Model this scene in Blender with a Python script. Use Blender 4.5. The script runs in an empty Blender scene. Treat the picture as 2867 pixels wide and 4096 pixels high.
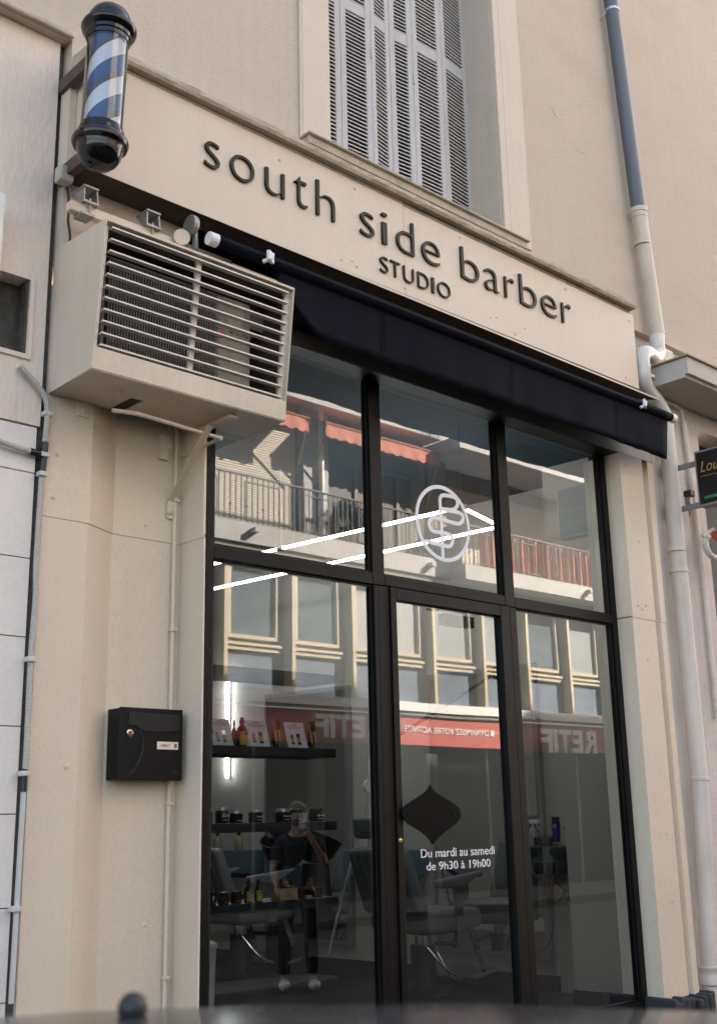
import bpy, bmesh, math, random
from mathutils import Vector, Matrix
random.seed(7)
S = bpy.context.scene
COL = S.collection
R = math.radians
# ------------------------------------------------------------------ camera
RW = ((0.73431452, -0.67848081, -0.02111809), (0.16151208, 0.20485112, -0.96537551), (0.65931483, 0.70547842, 0.26000799))
CAM = Vector((0, -4.1, 1.12)); FPX = 4577.0; CX, CY = 1433.5, 2048.0
cd = bpy.data.cameras.new('camera'); camo = bpy.data.objects.new('camera', cd); COL.objects.link(camo)
r_, d_, f_ = [Vector(v) for v in RW]
camo.matrix_world = Matrix(((r_.x, -d_.x, -f_.x, CAM.x), (r_.y, -d_.y, -f_.y, CAM.y), (r_.z, -d_.z, -f_.z, CAM.z), (0, 0, 0, 1)))
cd.sensor_fit = 'VERTICAL'; cd.sensor_height = 24.0; cd.lens = 24.0 * FPX / 4096.0
cd.clip_start = 0.05; cd.clip_end = 300
cd.dof.use_dof = True; cd.dof.focus_distance = 6.4; cd.dof.aperture_fstop = 3.2
S.camera = camo
# ------------------------------------------------------------------ light
w = bpy.data.worlds.new('World'); S.world = w; w.use_nodes = True
nt = w.node_tree; bg = nt.nodes['Background']
sky = nt.nodes.new('ShaderNodeTexSky'); sky.sky_type = 'NISHITA'; sky.sun_disc = False
SUN = Vector((0.69, 0.42, 0.52)).normalized()
sky.sun_elevation = math.asin(SUN.z); sky.sun_rotation = math.atan2(SUN.x, SUN.y)
sky.air_density = 1.0; sky.dust_density = 2.5
nt.links.new(sky.outputs[0], bg.inputs[0]); bg.inputs[1].default_value = 0.09
sl = bpy.data.lights.new('sun', 'SUN'); sl.energy = 5.0; sl.angle = R(0.5); sl.color = (1, 0.97, 0.925)
so = bpy.data.objects.new('sun', sl); COL.objects.link(so); so.rotation_euler = SUN.to_track_quat('Z', 'Y').to_euler()
S.view_settings.view_transform = 'Standard'; S.view_settings.look = 'None'
S.view_settings.exposure = 2.86; S.view_settings.use_white_balance = True; S.view_settings.white_balance_temperature = 7850; S.view_settings.white_balance_tint = 15; S.view_settings.gamma = 1
S.cycles.max_bounces = 8; S.cycles.transparent_max_bounces = 16

def P(px, py, X=None, Y=None, Z=None):
    """point of the line of sight through a pixel of the 2867x4096 photograph, on the plane X, Y or Z = const"""
    a, b = px - CX, py - CY
    d = Vector([RW[0][i] * a + RW[1][i] * b + RW[2][i] * FPX for i in range(3)])
    if Y is not None: t = (Y - CAM.y) / d.y
    elif X is not None: t = (X - CAM.x) / d.x
    else: t = (Z - CAM.z) / d.z
    return CAM + d * t
def Zm(ox, oy, s):
    return lambda a, b, **k: P(ox + a / s, oy + b / s, **k)

# ------------------------------------------------------------------ materials
def mat(name, col, rough=0.6, metal=0.0, var=0.0, vs=3.0, bump=0.0, bs=60.0, spec=0.5, stain=None, emit=None, coat=0.0, stretch=(1, 1, 1), rvar=0.0, streak=0.0):
    m = bpy.data.materials.new(name); m.use_nodes = True; t = m.node_tree; b = t.nodes['Principled BSDF']
    b.inputs['Base Color'].default_value = (*col, 1); b.inputs['Roughness'].default_value = rough
    b.inputs['Metallic'].default_value = metal; b.inputs['Specular IOR Level'].default_value = spec
    b.inputs['Coat Weight'].default_value = coat
    if emit: b.inputs['Emission Color'].default_value = (*emit[:3], 1); b.inputs['Emission Strength'].default_value = emit[3]
    tc = t.nodes.new('ShaderNodeTexCoord'); mp = t.nodes.new('ShaderNodeMapping'); t.links.new(tc.outputs['Object'], mp.inputs[0]); mp.inputs['Scale'].default_value = stretch
    if var or stain:
        n = t.nodes.new('ShaderNodeTexNoise'); n.inputs['Scale'].default_value = vs; n.inputs['Detail'].default_value = 8; n.inputs['Roughness'].default_value = 0.6
        t.links.new(mp.outputs[0], n.inputs['Vector'])
        cr = t.nodes.new('ShaderNodeValToRGB'); t.links.new(n.outputs[0], cr.inputs[0])
        c2 = stain if stain else [c * (1 - var) for c in col]
        cr.color_ramp.elements[0].color = (*c2, 1); cr.color_ramp.elements[0].position = 0.3 if not stain else 0.28
        cr.color_ramp.elements[1].color = (*[min(1, c * (1 + var * 0.5)) for c in col], 1); cr.color_ramp.elements[1].position = 0.7 if not stain else 0.5
        n3 = t.nodes.new('ShaderNodeTexNoise'); n3.inputs['Scale'].default_value = 70; n3.inputs['Detail'].default_value = 10; n3.inputs['Roughness'].default_value = .75
        t.links.new(mp.outputs[0], n3.inputs['Vector']); mr3 = t.nodes.new('ShaderNodeMapRange'); mr3.inputs[1].default_value = .3; mr3.inputs[2].default_value = .7; mr3.inputs[3].default_value = .90; mr3.inputs[4].default_value = 1.06
        t.links.new(n3.outputs[0], mr3.inputs[0]); vm = t.nodes.new('ShaderNodeVectorMath'); vm.operation = 'SCALE'; t.links.new(cr.outputs[0], vm.inputs[0]); t.links.new(mr3.outputs[0], vm.inputs['Scale']); last = vm
        if streak:
            m4 = t.nodes.new('ShaderNodeMapping'); m4.inputs['Scale'].default_value = (9, 9, .35); t.links.new(tc.outputs['Object'], m4.inputs[0])
            n4 = t.nodes.new('ShaderNodeTexNoise'); n4.inputs['Scale'].default_value = 2.2; n4.inputs['Detail'].default_value = 6; t.links.new(m4.outputs[0], n4.inputs['Vector'])
            r4 = t.nodes.new('ShaderNodeMapRange'); r4.inputs[1].default_value = .35; r4.inputs[2].default_value = .6; r4.inputs[3].default_value = 1 - streak; r4.inputs[4].default_value = 1.0; t.links.new(n4.outputs[0], r4.inputs[0])
            last = t.nodes.new('ShaderNodeVectorMath'); last.operation = 'SCALE'; t.links.new(vm.outputs[0], last.inputs[0]); t.links.new(r4.outputs[0], last.inputs['Scale'])
        t.links.new(last.outputs[0], b.inputs['Base Color'])
        if rvar:
            mr = t.nodes.new('ShaderNodeMapRange'); mr.inputs[3].default_value = max(0, rough - rvar); mr.inputs[4].default_value = min(1, rough + rvar)
            t.links.new(n.outputs[0], mr.inputs[0]); t.links.new(mr.outputs[0], b.inputs['Roughness'])
    if bump:
        n2 = t.nodes.new('ShaderNodeTexNoise'); n2.inputs['Scale'].default_value = bs; n2.inputs['Detail'].default_value = 5
        t.links.new(mp.outputs[0], n2.inputs['Vector'])
        bp = t.nodes.new('ShaderNodeBump'); bp.inputs['Strength'].default_value = bump; bp.inputs['Distance'].default_value = 0.01
        t.links.new(n2.outputs[0], bp.inputs['Height']); t.links.new(bp.outputs[0], b.inputs['Normal'])
    return m
PAINT = (0.63, 0.53, 0.425)
M = {}
M['paint'] = mat('facade_paint', PAINT, 0.55, var=0.05, vs=1.6, bump=0.12, bs=90, stain=None)
M['panel'] = mat('painted_metal_panel', (0.715, 0.59, 0.465), 0.42, var=0.06, vs=1.2, bump=0.06, bs=25, spec=.3, streak=.02)
M['cage'] = mat('cage_panel', (0.71, 0.59, 0.47), 0.4, var=0.08, vs=2.2, bump=0.05, bs=14, spec=.3, streak=.05)
M['render'] = mat('wall_render', (0.58, 0.49, 0.405), 0.9, var=0.05, vs=1.1, bump=0.25, bs=45)
M['wallstain'] = mat('wall_render_stained', (0.575, 0.485, 0.395), 0.9, bump=0.3, bs=45, stain=(0.525, 0.435, 0.35), vs=0.9, stretch=(1, 1, 2.2), streak=.035)
M['cornice'] = mat('cornice_stone', (0.50, 0.42, 0.33), 0.9, var=0.22, vs=9, bump=0.8, bs=30)
M['nbstucco'] = mat('neighbour_stucco', (0.79, 0.66, 0.565), 0.95, var=0.08, vs=5, bump=0.6, bs=55, stretch=(1, 1, 0.35))
M['tile'] = mat('cladding_tile', (0.75, 0.69, 0.645), 0.45, var=0.05, vs=4, bump=0.08, bs=20)
M['dirt_and_shade'] = mat('joint_dirt_niche_shade', (0.09, 0.08, 0.07), 0.95, var=0.4, vs=30, bump=0.8, bs=60)
M['white_wall'] = mat('pale_wall', (0.68, 0.61, 0.555), 0.9, var=0.08, vs=2.5, bump=0.4, bs=40, streak=.10)
M['pale_pipe'] = mat('pale_pipe', (0.71, 0.635, 0.575), 0.5, var=0.10, vs=5, bump=0.25, bs=20, streak=.12)
M['beige_pipe'] = mat('beige_pipe', (0.62, 0.53, 0.43), 0.38, var=0.08, vs=5, bump=.15, bs=18, streak=.10)
M['white_pvc'] = mat('white_pvc', (0.66, 0.62, 0.58), 0.18, var=0.06, vs=5)
M['grey_pipe'] = mat('grey_pipe', (0.10, 0.115, 0.14), 0.38, var=0.12, vs=5, stretch=(1, 1, .3))
M['galv'] = mat('galvanised', (0.5, 0.52, 0.54), 0.35, 0.9, var=0.2, vs=20)
M['frame'] = mat('dark_frame_paint', (0.006, 0.005, 0.005), 0.38, var=0.3, vs=6, bump=0.3, bs=240, spec=0.16)
M['frame_edge'] = mat('brown_primer', (0.10, 0.065, 0.055), 0.6, var=0.4, vs=12)
M['plate'] = mat('black_plate', (0.003, 0.0025, 0.0028), 0.5, spec=0.1)
M['lintel'] = mat('lintel_awning_shade', (0.22, 0.18, 0.155), 0.3, var=0.15, vs=3)  # brown-grey darkened to put the awning's shade into the colour
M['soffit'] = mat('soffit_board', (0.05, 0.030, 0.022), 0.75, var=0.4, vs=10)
M['letter'] = mat('letter_acrylic', (0.004, 0.004, 0.004), 0.12, spec=0.16)
M['awning'] = mat('awning_fabric', (0.0024, 0.0033, 0.0088), 0.75, var=0.4, vs=2.5, bump=0.3, bs=220, spec=0.10)
M['white_plastic'] = mat('white_plastic', (0.75, 0.74, 0.72), 0.35)
M['shutter'] = mat('shutter_paint', (0.50, 0.49, 0.49), 0.55, var=0.06, vs=3, bump=0.08, bs=40)
M['slat'] = mat('shutter_slat', (0.52, 0.50, 0.48), 0.6, var=0.1, vs=12)
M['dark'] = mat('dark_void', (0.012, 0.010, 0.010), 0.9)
M['cable'] = mat('black_cable', (0.02, 0.02, 0.022), 0.5)
M['conduit'] = mat('grey_conduit', (0.50, 0.455, 0.41), 0.6, var=0.1, vs=10)
M['trunk'] = mat('trunking', (0.55, 0.54, 0.52), 0.5)
M['tape'] = mat('black_tape', (0.012, 0.012, 0.018), 0.35)
M['alu'] = mat('cast_alu', (0.34, 0.32, 0.29), 0.45, 0.5, var=0.3, vs=25)
M['aclouver'] = mat('louvre_paint', (0.66, 0.585, 0.50), 0.32)
M['coil'] = mat('coil_grille', (0.14, 0.12, 0.10), 0.5, 0.4, var=0.3, vs=20)
M['acunit'] = mat('unit_casing', (0.24, 0.205, 0.165), 0.6, stain=(0.09, 0.075, 0.06), vs=7, stretch=(3, 3, .5))
M['red'] = mat('logo_red', (0.45, 0.04, 0.03), 0.5)
M['ink'] = mat('ink', (0.03, 0.03, 0.03), 0.5)
M['mailbox'] = mat('mailbox_black', (0.006, 0.0055, 0.006), 0.42, bump=0.08, bs=500, spec=.22)
M['mailflap'] = mat('mailbox_flap', (0.016, 0.015, 0.016), 0.4, bump=0.08, bs=500, spec=.3)
M['paper'] = mat('name_paper', (0.72, 0.68, 0.58), 0.5)
M['chrome'] = mat('chrome', (0.72, 0.73, 0.75), 0.12, 1.0)
M['blackgloss'] = mat('gloss_black', (0.004, 0.004, 0.005), 0.07, spec=0.5)
M['polewhite'] = mat('pole_white', (0.72, 0.72, 0.78), 0.4)
M['poleblue'] = mat('pole_blue', (0.005, 0.07, 0.23), 0.4)
M['polereflect'] = mat('pole_reflection', (0.05, 0.047, 0.043), 0.4)
M['sticker'] = mat('white_vinyl', (0.80, 0.78, 0.80), 0.5)
M['plinth'] = mat('dark_stone', (0.03, 0.032, 0.038), 0.8, var=0.4, vs=10, bump=1.2, bs=18)
M['asphalt'] = mat('asphalt', (0.022, 0.022, 0.023), 0.95, var=0.25, vs=30, bump=0.6, bs=200)
M['pave'] = mat('paving', (0.03, 0.03, 0.03), 0.9, var=0.15, vs=4, bump=0.4, bs=80)
M['canopy'] = mat('canopy_concrete', (0.55, 0.505, 0.455), 0.9, var=0.1, vs=4, bump=0.4, bs=50)
# interior
M['int_wall'] = mat('interior_wall', (0.54, 0.50, 0.45), 0.75, var=0.04, vs=2)
M['int_ceil'] = mat('interior_ceiling', (0.020, 0.046, 0.064), 0.7, var=0.35, vs=1.3)
M['int_floor'] = mat('interior_floor', (0.010, 0.009, 0.009), 0.35, var=0.5, vs=2.5, rvar=.12)
M['skirt'] = mat('skirting', (0.014, 0.013, 0.014), 0.5)
M['teal'] = mat('teal_unit', (0.10, 0.17, 0.20), 0.5)
M['shelf'] = mat('shelf_black', (0.014, 0.013, 0.017), 0.45, bump=.1, bs=80)
M['leather'] = mat('grey_leather', (0.17, 0.175, 0.19), 0.45, var=0.08, vs=6, bump=0.3, bs=120)
M['mirror'] = mat('mirror', (0.75, 0.8, 0.8), 0.01, 1.0)
M['mirror_frame'] = mat('mirror_frame', (0.30, 0.30, 0.31), 0.4, 0.5)
M['led'] = mat('led_tube', (1, 1, 1), 0.5, emit=(0.78, 0.90, 1.0, 5.6))
M['amber'] = mat('amber_glass', (0.045, 0.016, 0.006), 0.08, spec=0.7)
M['gold_label'] = mat('yellow_label', (0.50, 0.33, 0.06), 0.5, var=0.3, vs=40)
M['blacktube'] = mat('black_tube', (0.012, 0.010, 0.010), 0.2)
M['card'] = mat('white_card', (0.62, 0.62, 0.66), 0.5, var=0.12, vs=9)
M['silver'] = mat('silver_lid', (0.6, 0.6, 0.63), 0.3, 0.8)
M['jar'] = mat('dark_jar', (0.014, 0.014, 0.02), 0.12)
M['kraft'] = mat('kraft_box', (0.42, 0.25, 0.13), 0.7)
M['olive'] = mat('olive_bottle', (0.26, 0.25, 0.12), 0.35)
M['cream_btl'] = mat('cream_bottle', (0.50, 0.46, 0.30), 0.4)
M['blue'] = mat('clipper_blue', (0.01, 0.04, 0.35), 0.2, 0.4)
M['gold'] = mat('gold', (0.6, 0.42, 0.16), 0.3, 0.8)
M['mat'] = mat('floor_mat', (0.09, 0.095, 0.10), 0.6, var=.2, vs=8)
# opposite side
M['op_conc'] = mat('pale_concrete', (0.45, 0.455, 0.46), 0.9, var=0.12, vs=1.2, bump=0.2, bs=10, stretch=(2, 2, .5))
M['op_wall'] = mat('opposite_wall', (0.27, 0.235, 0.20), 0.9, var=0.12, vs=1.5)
M['op_cream'] = mat('cream_frame', (0.54, 0.475, 0.355), 0.5, var=0.08, vs=2)
M['op_blue'] = mat('blue_grey_panel', (0.12, 0.17, 0.235), 0.45, var=0.3, vs=1.5)
M['op_glass'] = mat('window_glass', (0.14, 0.19, 0.225), 0.12, spec=0.7, var=0.45, vs=1.3)
M['op_curtain'] = mat('curtained_glass', (0.30, 0.34, 0.36), 0.35, spec=0.6, var=0.15, vs=3, stretch=(4, 4, .3))
M['op_lace'] = mat('lace_glass', (0.42, 0.45, 0.46), 0.35, stain=(0.12, 0.13, 0.14), vs=16)
M['op_dim'] = mat('pier_stone', (0.06, 0.06, 0.06), 0.8)
M['op_pier'] = mat('grey_pier', (0.26, 0.24, 0.21), 0.7)
M['op_red'] = mat('shop_sign_red', (0.47, 0.075, 0.06), 0.6, var=0.12, vs=2, stretch=(3, 3, .6))
M['op_white'] = mat('white_letters', (0.78, 0.78, 0.78), 0.5)
M['op_dark'] = mat('dark_opening', (0.022, 0.017, 0.014), 0.5)
M['op_brown'] = mat('brown_joinery', (0.14, 0.075, 0.045), 0.5)
M['op_rail'] = mat('dark_railing', (0.025, 0.025, 0.028), 0.5)
M['op_awn'] = mat('salmon_awning', (0.50, 0.16, 0.11), 0.8, var=0.12, vs=3)
M['op_cloth'] = mat('orange_screen_cloth', (0.66, 0.17, 0.09), 0.8, var=0.15, vs=4)
M['leaf'] = mat('leaf_green', (0.05, 0.10, 0.025), 0.5, var=0.3, vs=20)
M['bark'] = mat('bark', (0.08, 0.055, 0.035), 0.9)
M['shop_dark'] = mat('shopfront_glass', (0.015, 0.018, 0.02), 0.25, spec=0.15)
M['car'] = mat('car_paint', (0.012, 0.016, 0.028), 0.22, 0.2, spec=0.35, coat=0.25)
M['tyre'] = mat('tyre', (0.015, 0.015, 0.015), 0.85)
M['carglass'] = mat('car_glass', (0.01, 0.012, 0.014), 0.03, spec=0.8)
M['lamp'] = mat('lamp_lens', (0.4, 0.4, 0.42), 0.1)
M['gold_line'] = mat('gold_script', (0.50, 0.30, 0.09), 0.5)
M['green'] = mat('flag_green', (0.02, 0.22, 0.10), 0.5)
M['signblack'] = mat('sign_black', (0.010, 0.010, 0.013), 0.35)
M['skin'] = mat('skin', (0.45, 0.26, 0.18), 0.6)
M['tshirt'] = mat('dark_tshirt', (0.02, 0.02, 0.022), 0.85)
# slatted roller shutter (cream) with horizontal ribs
m = mat('roller_shutter', (0.56, 0.50, 0.41), 0.6); M['roller'] = m
t = m.node_tree; b = t.nodes['Principled BSDF']; wv = t.nodes.new('ShaderNodeTexWave'); wv.bands_direction = 'Z'; wv.inputs['Scale'].default_value = 6.5
tc = t.nodes.new('ShaderNodeTexCoord'); t.links.new(tc.outputs['Object'], wv.inputs[0]); bp = t.nodes.new('ShaderNodeBump'); bp.inputs['Distance'].default_value = .02; bp.inputs['Strength'].default_value = .9
t.links.new(wv.outputs['Fac'], bp.inputs['Height']); t.links.new(bp.outputs[0], b.inputs['Normal'])
# shop glass: clear pane, dielectric reflection from both faces
def glass(name, tint, gain, wav=0.0):
    m = bpy.data.materials.new(name); m.use_nodes = True; t = m.node_tree; t.nodes.clear()
    o = t.nodes.new('ShaderNodeOutputMaterial'); mx = t.nodes.new('ShaderNodeMixShader'); tr = t.nodes.new('ShaderNodeBsdfTransparent'); gl = t.nodes.new('ShaderNodeBsdfGlossy')
    tr.inputs[0].default_value = (*tint, 1); gl.inputs['Roughness'].default_value = 0.0; gl.inputs[0].default_value = (.97, .99, 1, 1)
    fr = t.nodes.new('ShaderNodeFresnel'); fr.inputs[0].default_value = 1.52
    mu = t.nodes.new('ShaderNodeMath'); mu.operation = 'MULTIPLY'; mu.inputs[1].default_value = gain; mu.use_clamp = True
    t.links.new(fr.outputs[0], mu.inputs[0]); t.links.new(mu.outputs[0], mx.inputs[0]); t.links.new(tr.outputs[0], mx.inputs[1]); t.links.new(gl.outputs[0], mx.inputs[2]); t.links.new(mx.outputs[0], o.inputs[0])
    if wav:
        tc = t.nodes.new('ShaderNodeTexCoord'); n = t.nodes.new('ShaderNodeTexNoise'); n.inputs['Scale'].default_value = 1.6; n.inputs['Detail'].default_value = 0
        bp = t.nodes.new('ShaderNodeBump'); bp.inputs['Strength'].default_value = wav; bp.inputs['Distance'].default_value = 0.01
        t.links.new(tc.outputs['Object'], n.inputs['Vector']); t.links.new(n.outputs[0], bp.inputs['Height']); t.links.new(bp.outputs[0], gl.inputs['Normal'])
    return m
M['glass'] = glass('shop_glass', (0.75, 0.80, 0.82), 3.4, 0.03)
M['tubeglass'] = glass('pole_cylinder', (0.95, 0.96, 0.97), 1.3)

# ------------------------------------------------------------------ mesh helpers
class MB:
    def __init__(s): s.bm = bmesh.new()
    def quad(s, pts):
        vs = [s.bm.verts.new(p) for p in pts]; return s.bm.faces.new(vs)
    def box(s, a, b):
        (x0, y0, z0), (x1, y1, z1) = a, b
        x0, x1 = sorted((x0, x1)); y0, y1 = sorted((y0, y1)); z0, z1 = sorted((z0, z1))
        return s.hexa([(x0, y0, z0), (x1, y0, z0), (x1, y1, z0), (x0, y1, z0), (x0, y0, z1), (x1, y0, z1), (x1, y1, z1), (x0, y1, z1)])
    def hexa(s, p):
        v = [s.bm.verts.new(q) for q in p]
        for f in ((3, 2, 1, 0), (4, 5, 6, 7), (0, 1, 5, 4), (1, 2, 6, 5), (2, 3, 7, 6), (3, 0, 4, 7)): s.bm.faces.new([v[i] for i in f])
        return s
    def obox(s, c, sx, sy, sz, rot=None):
        m_ = Matrix.Translation(Vector(c)) @ (rot.to_4x4() if rot else Matrix())
        p = [m_ @ Vector((x * sx / 2, y * sy / 2, z * sz / 2)) for z in (-1, 1) for x, y in ((-1, -1), (1, -1), (1, 1), (-1, 1))]
        return s.hexa(p)
    def prism(s, pts, ax, a, b):
        """polygon pts (2D) extruded along axis ax from a to b"""
        def mk(p, h):
            q = list(p); q.insert('xyz'.index(ax), h); return q
        v0 = [s.bm.verts.new(mk(p, a)) for p in pts]; v1 = [s.bm.verts.new(mk(p, b)) for p in pts]
        s.bm.faces.new(v0); s.bm.faces.new(v1[::-1]); n = len(pts)
        for i in range(n): s.bm.faces.new([v0[i], v1[i], v1[(i + 1) % n], v0[(i + 1) % n]])
        return s
    def tube(s, pts, r, n=12, cap=True):
        pts = [Vector(p) for p in pts]; rs = r if isinstance(r, (list, tuple)) else [r] * len(pts)
        rings = []; up = None
        for i, p in enumerate(pts):
            d = (pts[min(i + 1, len(pts) - 1)] - pts[max(i - 1, 0)]).normalized()
            if up is None: up = d.orthogonal().normalized()
            up = (up - d * up.dot(d)).normalized(); sd = d.cross(up)
            rings.append([s.bm.verts.new(p + (up * math.cos(k * 2 * math.pi / n) + sd * math.sin(k * 2 * math.pi / n)) * rs[i]) for k in range(n)])
        for a, b in zip(rings, rings[1:]):
            for k in range(n): s.bm.faces.new([a[k], a[(k + 1) % n], b[(k + 1) % n], b[k]])
        if cap: s.bm.faces.new(rings[0][::-1]); s.bm.faces.new(rings[-1])
        return s
    def lathe(s, c, prof, n=24, axis=None):
        """profile of (radius, height) about an axis through c"""
        c = Vector(c); A = (axis or Vector((0, 0, 1))).normalized(); u = A.orthogonal().normalized(); v = A.cross(u); rings = []
        for r, h in prof:
            rings.append([s.bm.verts.new(c + A * h + (u * math.cos(k * 2 * math.pi / n) + v * math.sin(k * 2 * math.pi / n)) * max(r, 1e-4)) for k in range(n)])
        for a, b in zip(rings, rings[1:]):
            for k in range(n): s.bm.faces.new([a[k], a[(k + 1) % n], b[(k + 1) % n], b[k]])
        s.bm.faces.new(rings[0][::-1]); s.bm.faces.new(rings[-1]); return s
    def ball(s, c, r, sx=1, sy=1, sz=1, n=16):
        bmesh.ops.create_uvsphere(s.bm, u_segments=n, v_segments=n // 2 + 2, radius=r, matrix=Matrix.Translation(Vector(c)) @ Matrix.Diagonal((sx, sy, sz, 1))); return s
    def build(s, name, m, parent=None, bevel=0, smooth=False, kind=None):
        if m != 'glass': bmesh.ops.recalc_face_normals(s.bm, faces=s.bm.faces)
        me = bpy.data.meshes.new(name)
        cen = Vector((0, 0, 0))
        s.bm.to_mesh(me); s.bm.free(); me.materials.append(M[m] if isinstance(m, str) else m)
        o = bpy.data.objects.new(name, me); COL.objects.link(o)
        if smooth:
            for p in me.polygons: p.use_smooth = True
            try: me.set_sharp_from_angle(angle=R(40))
            except Exception: pass
        if bevel:
            bv = o.modifiers.new('bevel', 'BEVEL'); bv.width = bevel; bv.segments = 2; bv.limit_method = 'ANGLE'; bv.angle_limit = R(40)
        if parent:
            o.parent = parent; o.matrix_parent_inverse = world_inv(parent)
        if kind: o['kind'] = kind
        return o
def world_inv(p):
    m_ = p.matrix_basis.copy(); q = p
    while q.parent:
        m_ = q.parent.matrix_basis @ q.matrix_parent_inverse @ m_; q = q.parent
    return m_.inverted()
def thing(name, loc, label, cat, group=None):
    o = bpy.data.objects.new(name, None); COL.objects.link(o); o.location = loc; o.empty_display_size = .1
    o['label'] = label; o['category'] = cat
    if group: o['group'] = group
    return o
def tag(o, label, cat, group=None):
    o['label'] = label; o['category'] = cat
    if group: o['group'] = group
    return o
def copy_tree(o, parent=None):
    c = o.copy(); COL.objects.link(c)
    if parent: c.parent = parent; c.matrix_parent_inverse = o.matrix_parent_inverse
    for ch in [q for q in COL.objects if q.parent == o]: copy_tree(ch, c)
    return c
_fc = {}
def text_bm(s_, extrude=0.0, bold=0.0):
    """builtin font outline as a mesh: list of verts/faces, x right, y up"""
    c = bpy.data.curves.new('t', 'FONT'); c.body = s_; c.size = 1; c.extrude = extrude; c.offset = bold; c.resolution_u = 6
    o = bpy.data.objects.new('t', c); COL.objects.link(o); dg = bpy.context.evaluated_depsgraph_get(); dg.update()
    me = bpy.data.meshes.new_from_object(o.evaluated_get(dg)); bpy.data.objects.remove(o); bpy.data.curves.remove(c); return me
def text(s_, name, m, parent, o0, u, v, w, h, depth=0.002, bold=0.0, lift=0.0, shear=0.0):
    """text fitted into the rectangle from corner o0 along unit vectors u (reading) and v (up), w x h, standing proud along n = u x v"""
    me = text_bm(s_, 0.5, bold); co = [q.co.copy() for q in me.vertices]
    x0 = min(c.x for c in co); x1 = max(c.x for c in co); y0 = min(c.y for c in co); y1 = max(c.y for c in co)
    u = Vector(u); v = Vector(v); n = u.cross(v).normalized(); o0 = Vector(o0)
    for q, c in zip(me.vertices, co):
        a = (c.x - x0) / (x1 - x0) * w; b_ = (c.y - y0) / (y1 - y0) * h
        q.co = o0 + u * (a + shear * b_) + v * b_ + n * (lift + (c.z + 0.5) * depth)
    me.name = name; me.materials.clear(); me.materials.append(M[m])
    o = bpy.data.objects.new(name, me); COL.objects.link(o)
    if parent: o.parent = parent; o.matrix_parent_inverse = world_inv(parent)
    return o
def ribbon(pts, wd, n, depth):
    """flat ribbon along world points, width wd, in the plane with normal n"""
    b_ = MB(); pts = [Vector(p) for p in pts]; n = Vector(n).normalized(); L = []; Rr = []
    closed = (pts[0] - pts[-1]).length < 1e-5
    for i, p in enumerate(pts):
        a = pts[i - 1] if i else (pts[-2] if closed else p); c = pts[i + 1] if i < len(pts) - 1 else (pts[1] if closed else p)
        d = (c - a).normalized(); sd = d.cross(n).normalized() * wd / 2
        L.append(p - sd); Rr.append(p + sd)
    for i in range(len(pts) - 1):
        a, b2, c, d2 = L[i], L[i + 1], Rr[i + 1], Rr[i]
        b_.hexa([a, b2, c, d2, a + n * depth, b2 + n * depth, c + n * depth, d2 + n * depth])
    return b_
def smooth_path(pts, sub=6):
    pts = [Vector(p) for p in pts]; out = []
    for i in range(len(pts) - 1):
        p0 = pts[max(i - 1, 0)]; p1 = pts[i]; p2 = pts[i + 1]; p3 = pts[min(i + 2, len(pts) - 1)]
        for k in range(sub):
            t_ = k / sub
            out.append(0.5 * ((2 * p1) + (p2 - p0) * t_ + (2 * p0 - 5 * p1 + 4 * p2 - p3) * t_ ** 2 + (3 * p1 - p0 - 3 * p2 + p3) * t_ ** 3))
    out.append(pts[-1]); return out
def structure(name, mb, m): return mb.build(name, m, kind='structure')

# ------------------------------------------------------------------ ground
GZ = -0.33; RZ = -0.47
structure('ground', MB().box((-60, -60, RZ - .4), (80, 60, RZ - .1)), 'asphalt')
structure('road', MB().box((-40, -9.6, RZ - .09), (60, -1.7, RZ)), 'asphalt')
structure('pavement', MB().box((-40, -1.7, RZ - .08), (60, 0.2, GZ)), 'pave')
structure('far_pavement', MB().box((-40, -12.4, RZ - .08), (60, -9.6, GZ)), 'pave')

# ------------------------------------------------------------------ shop building
B1 = Zm(0, 0, 1.607); B2 = Zm(900, 0, 1.607); B3 = Zm(1867, 1000, 1.607)
YW = 0.05
sh = thing('shop_building', (4.4, 1, -.33), 'cream painted barber shop building with black framed glass shopfront and grey shuttered window', 'building')
wx0, wx1 = 3.72, 5.18; wz0, wz1 = 4.74, 7.6
mb = MB()   # upper wall around the window; unseen height and right end added for shade
mb.box((-3, YW, 4.601), (2.15, .45, 16.0)); mb.box((2.15, YW, 4.45), (wx0, .45, 16.0)); mb.box((wx1, YW, 4.45), (62, .45, 16.0)); mb.box((wx0, YW, 4.45), (wx1, .45, wz0)); mb.box((wx0, YW, wz1), (wx1, .45, 16.0))
mb.build('upper_wall', 'wallstain', sh)
MB().box((-3, YW + .02, 16.0), (35.2, .45, 18.4)).build('shade_storey', 'render', sh)  # unseen roof steps added to shade parts of the street opposite
MB().box((35.2, YW + .02, 16.0), (39.5, .45, 17.25)).build('shade_storey', 'render', sh)
MB().box((39.5, YW + .02, 16.0), (62, .45, 18.2)).build('shade_storey', 'render', sh)
mb = MB(); mb.box((2.15, YW + .012, 3.525), (6.6, .45, 4.449)); mb.build('wall_behind_sign', 'render', sh)
mb = MB(); mb.box((6.34, YW + .0, 3.0), (6.6, YW + .012, 4.449)); mb.build('edge_strip', 'render', sh)
mb = MB(); mb.box((6.6, .1, 3.99), (62, .45, 4.449)); mb.build('side_wall', 'white_wall', sh)  # far right length is unseen, added to block low sun
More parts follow.
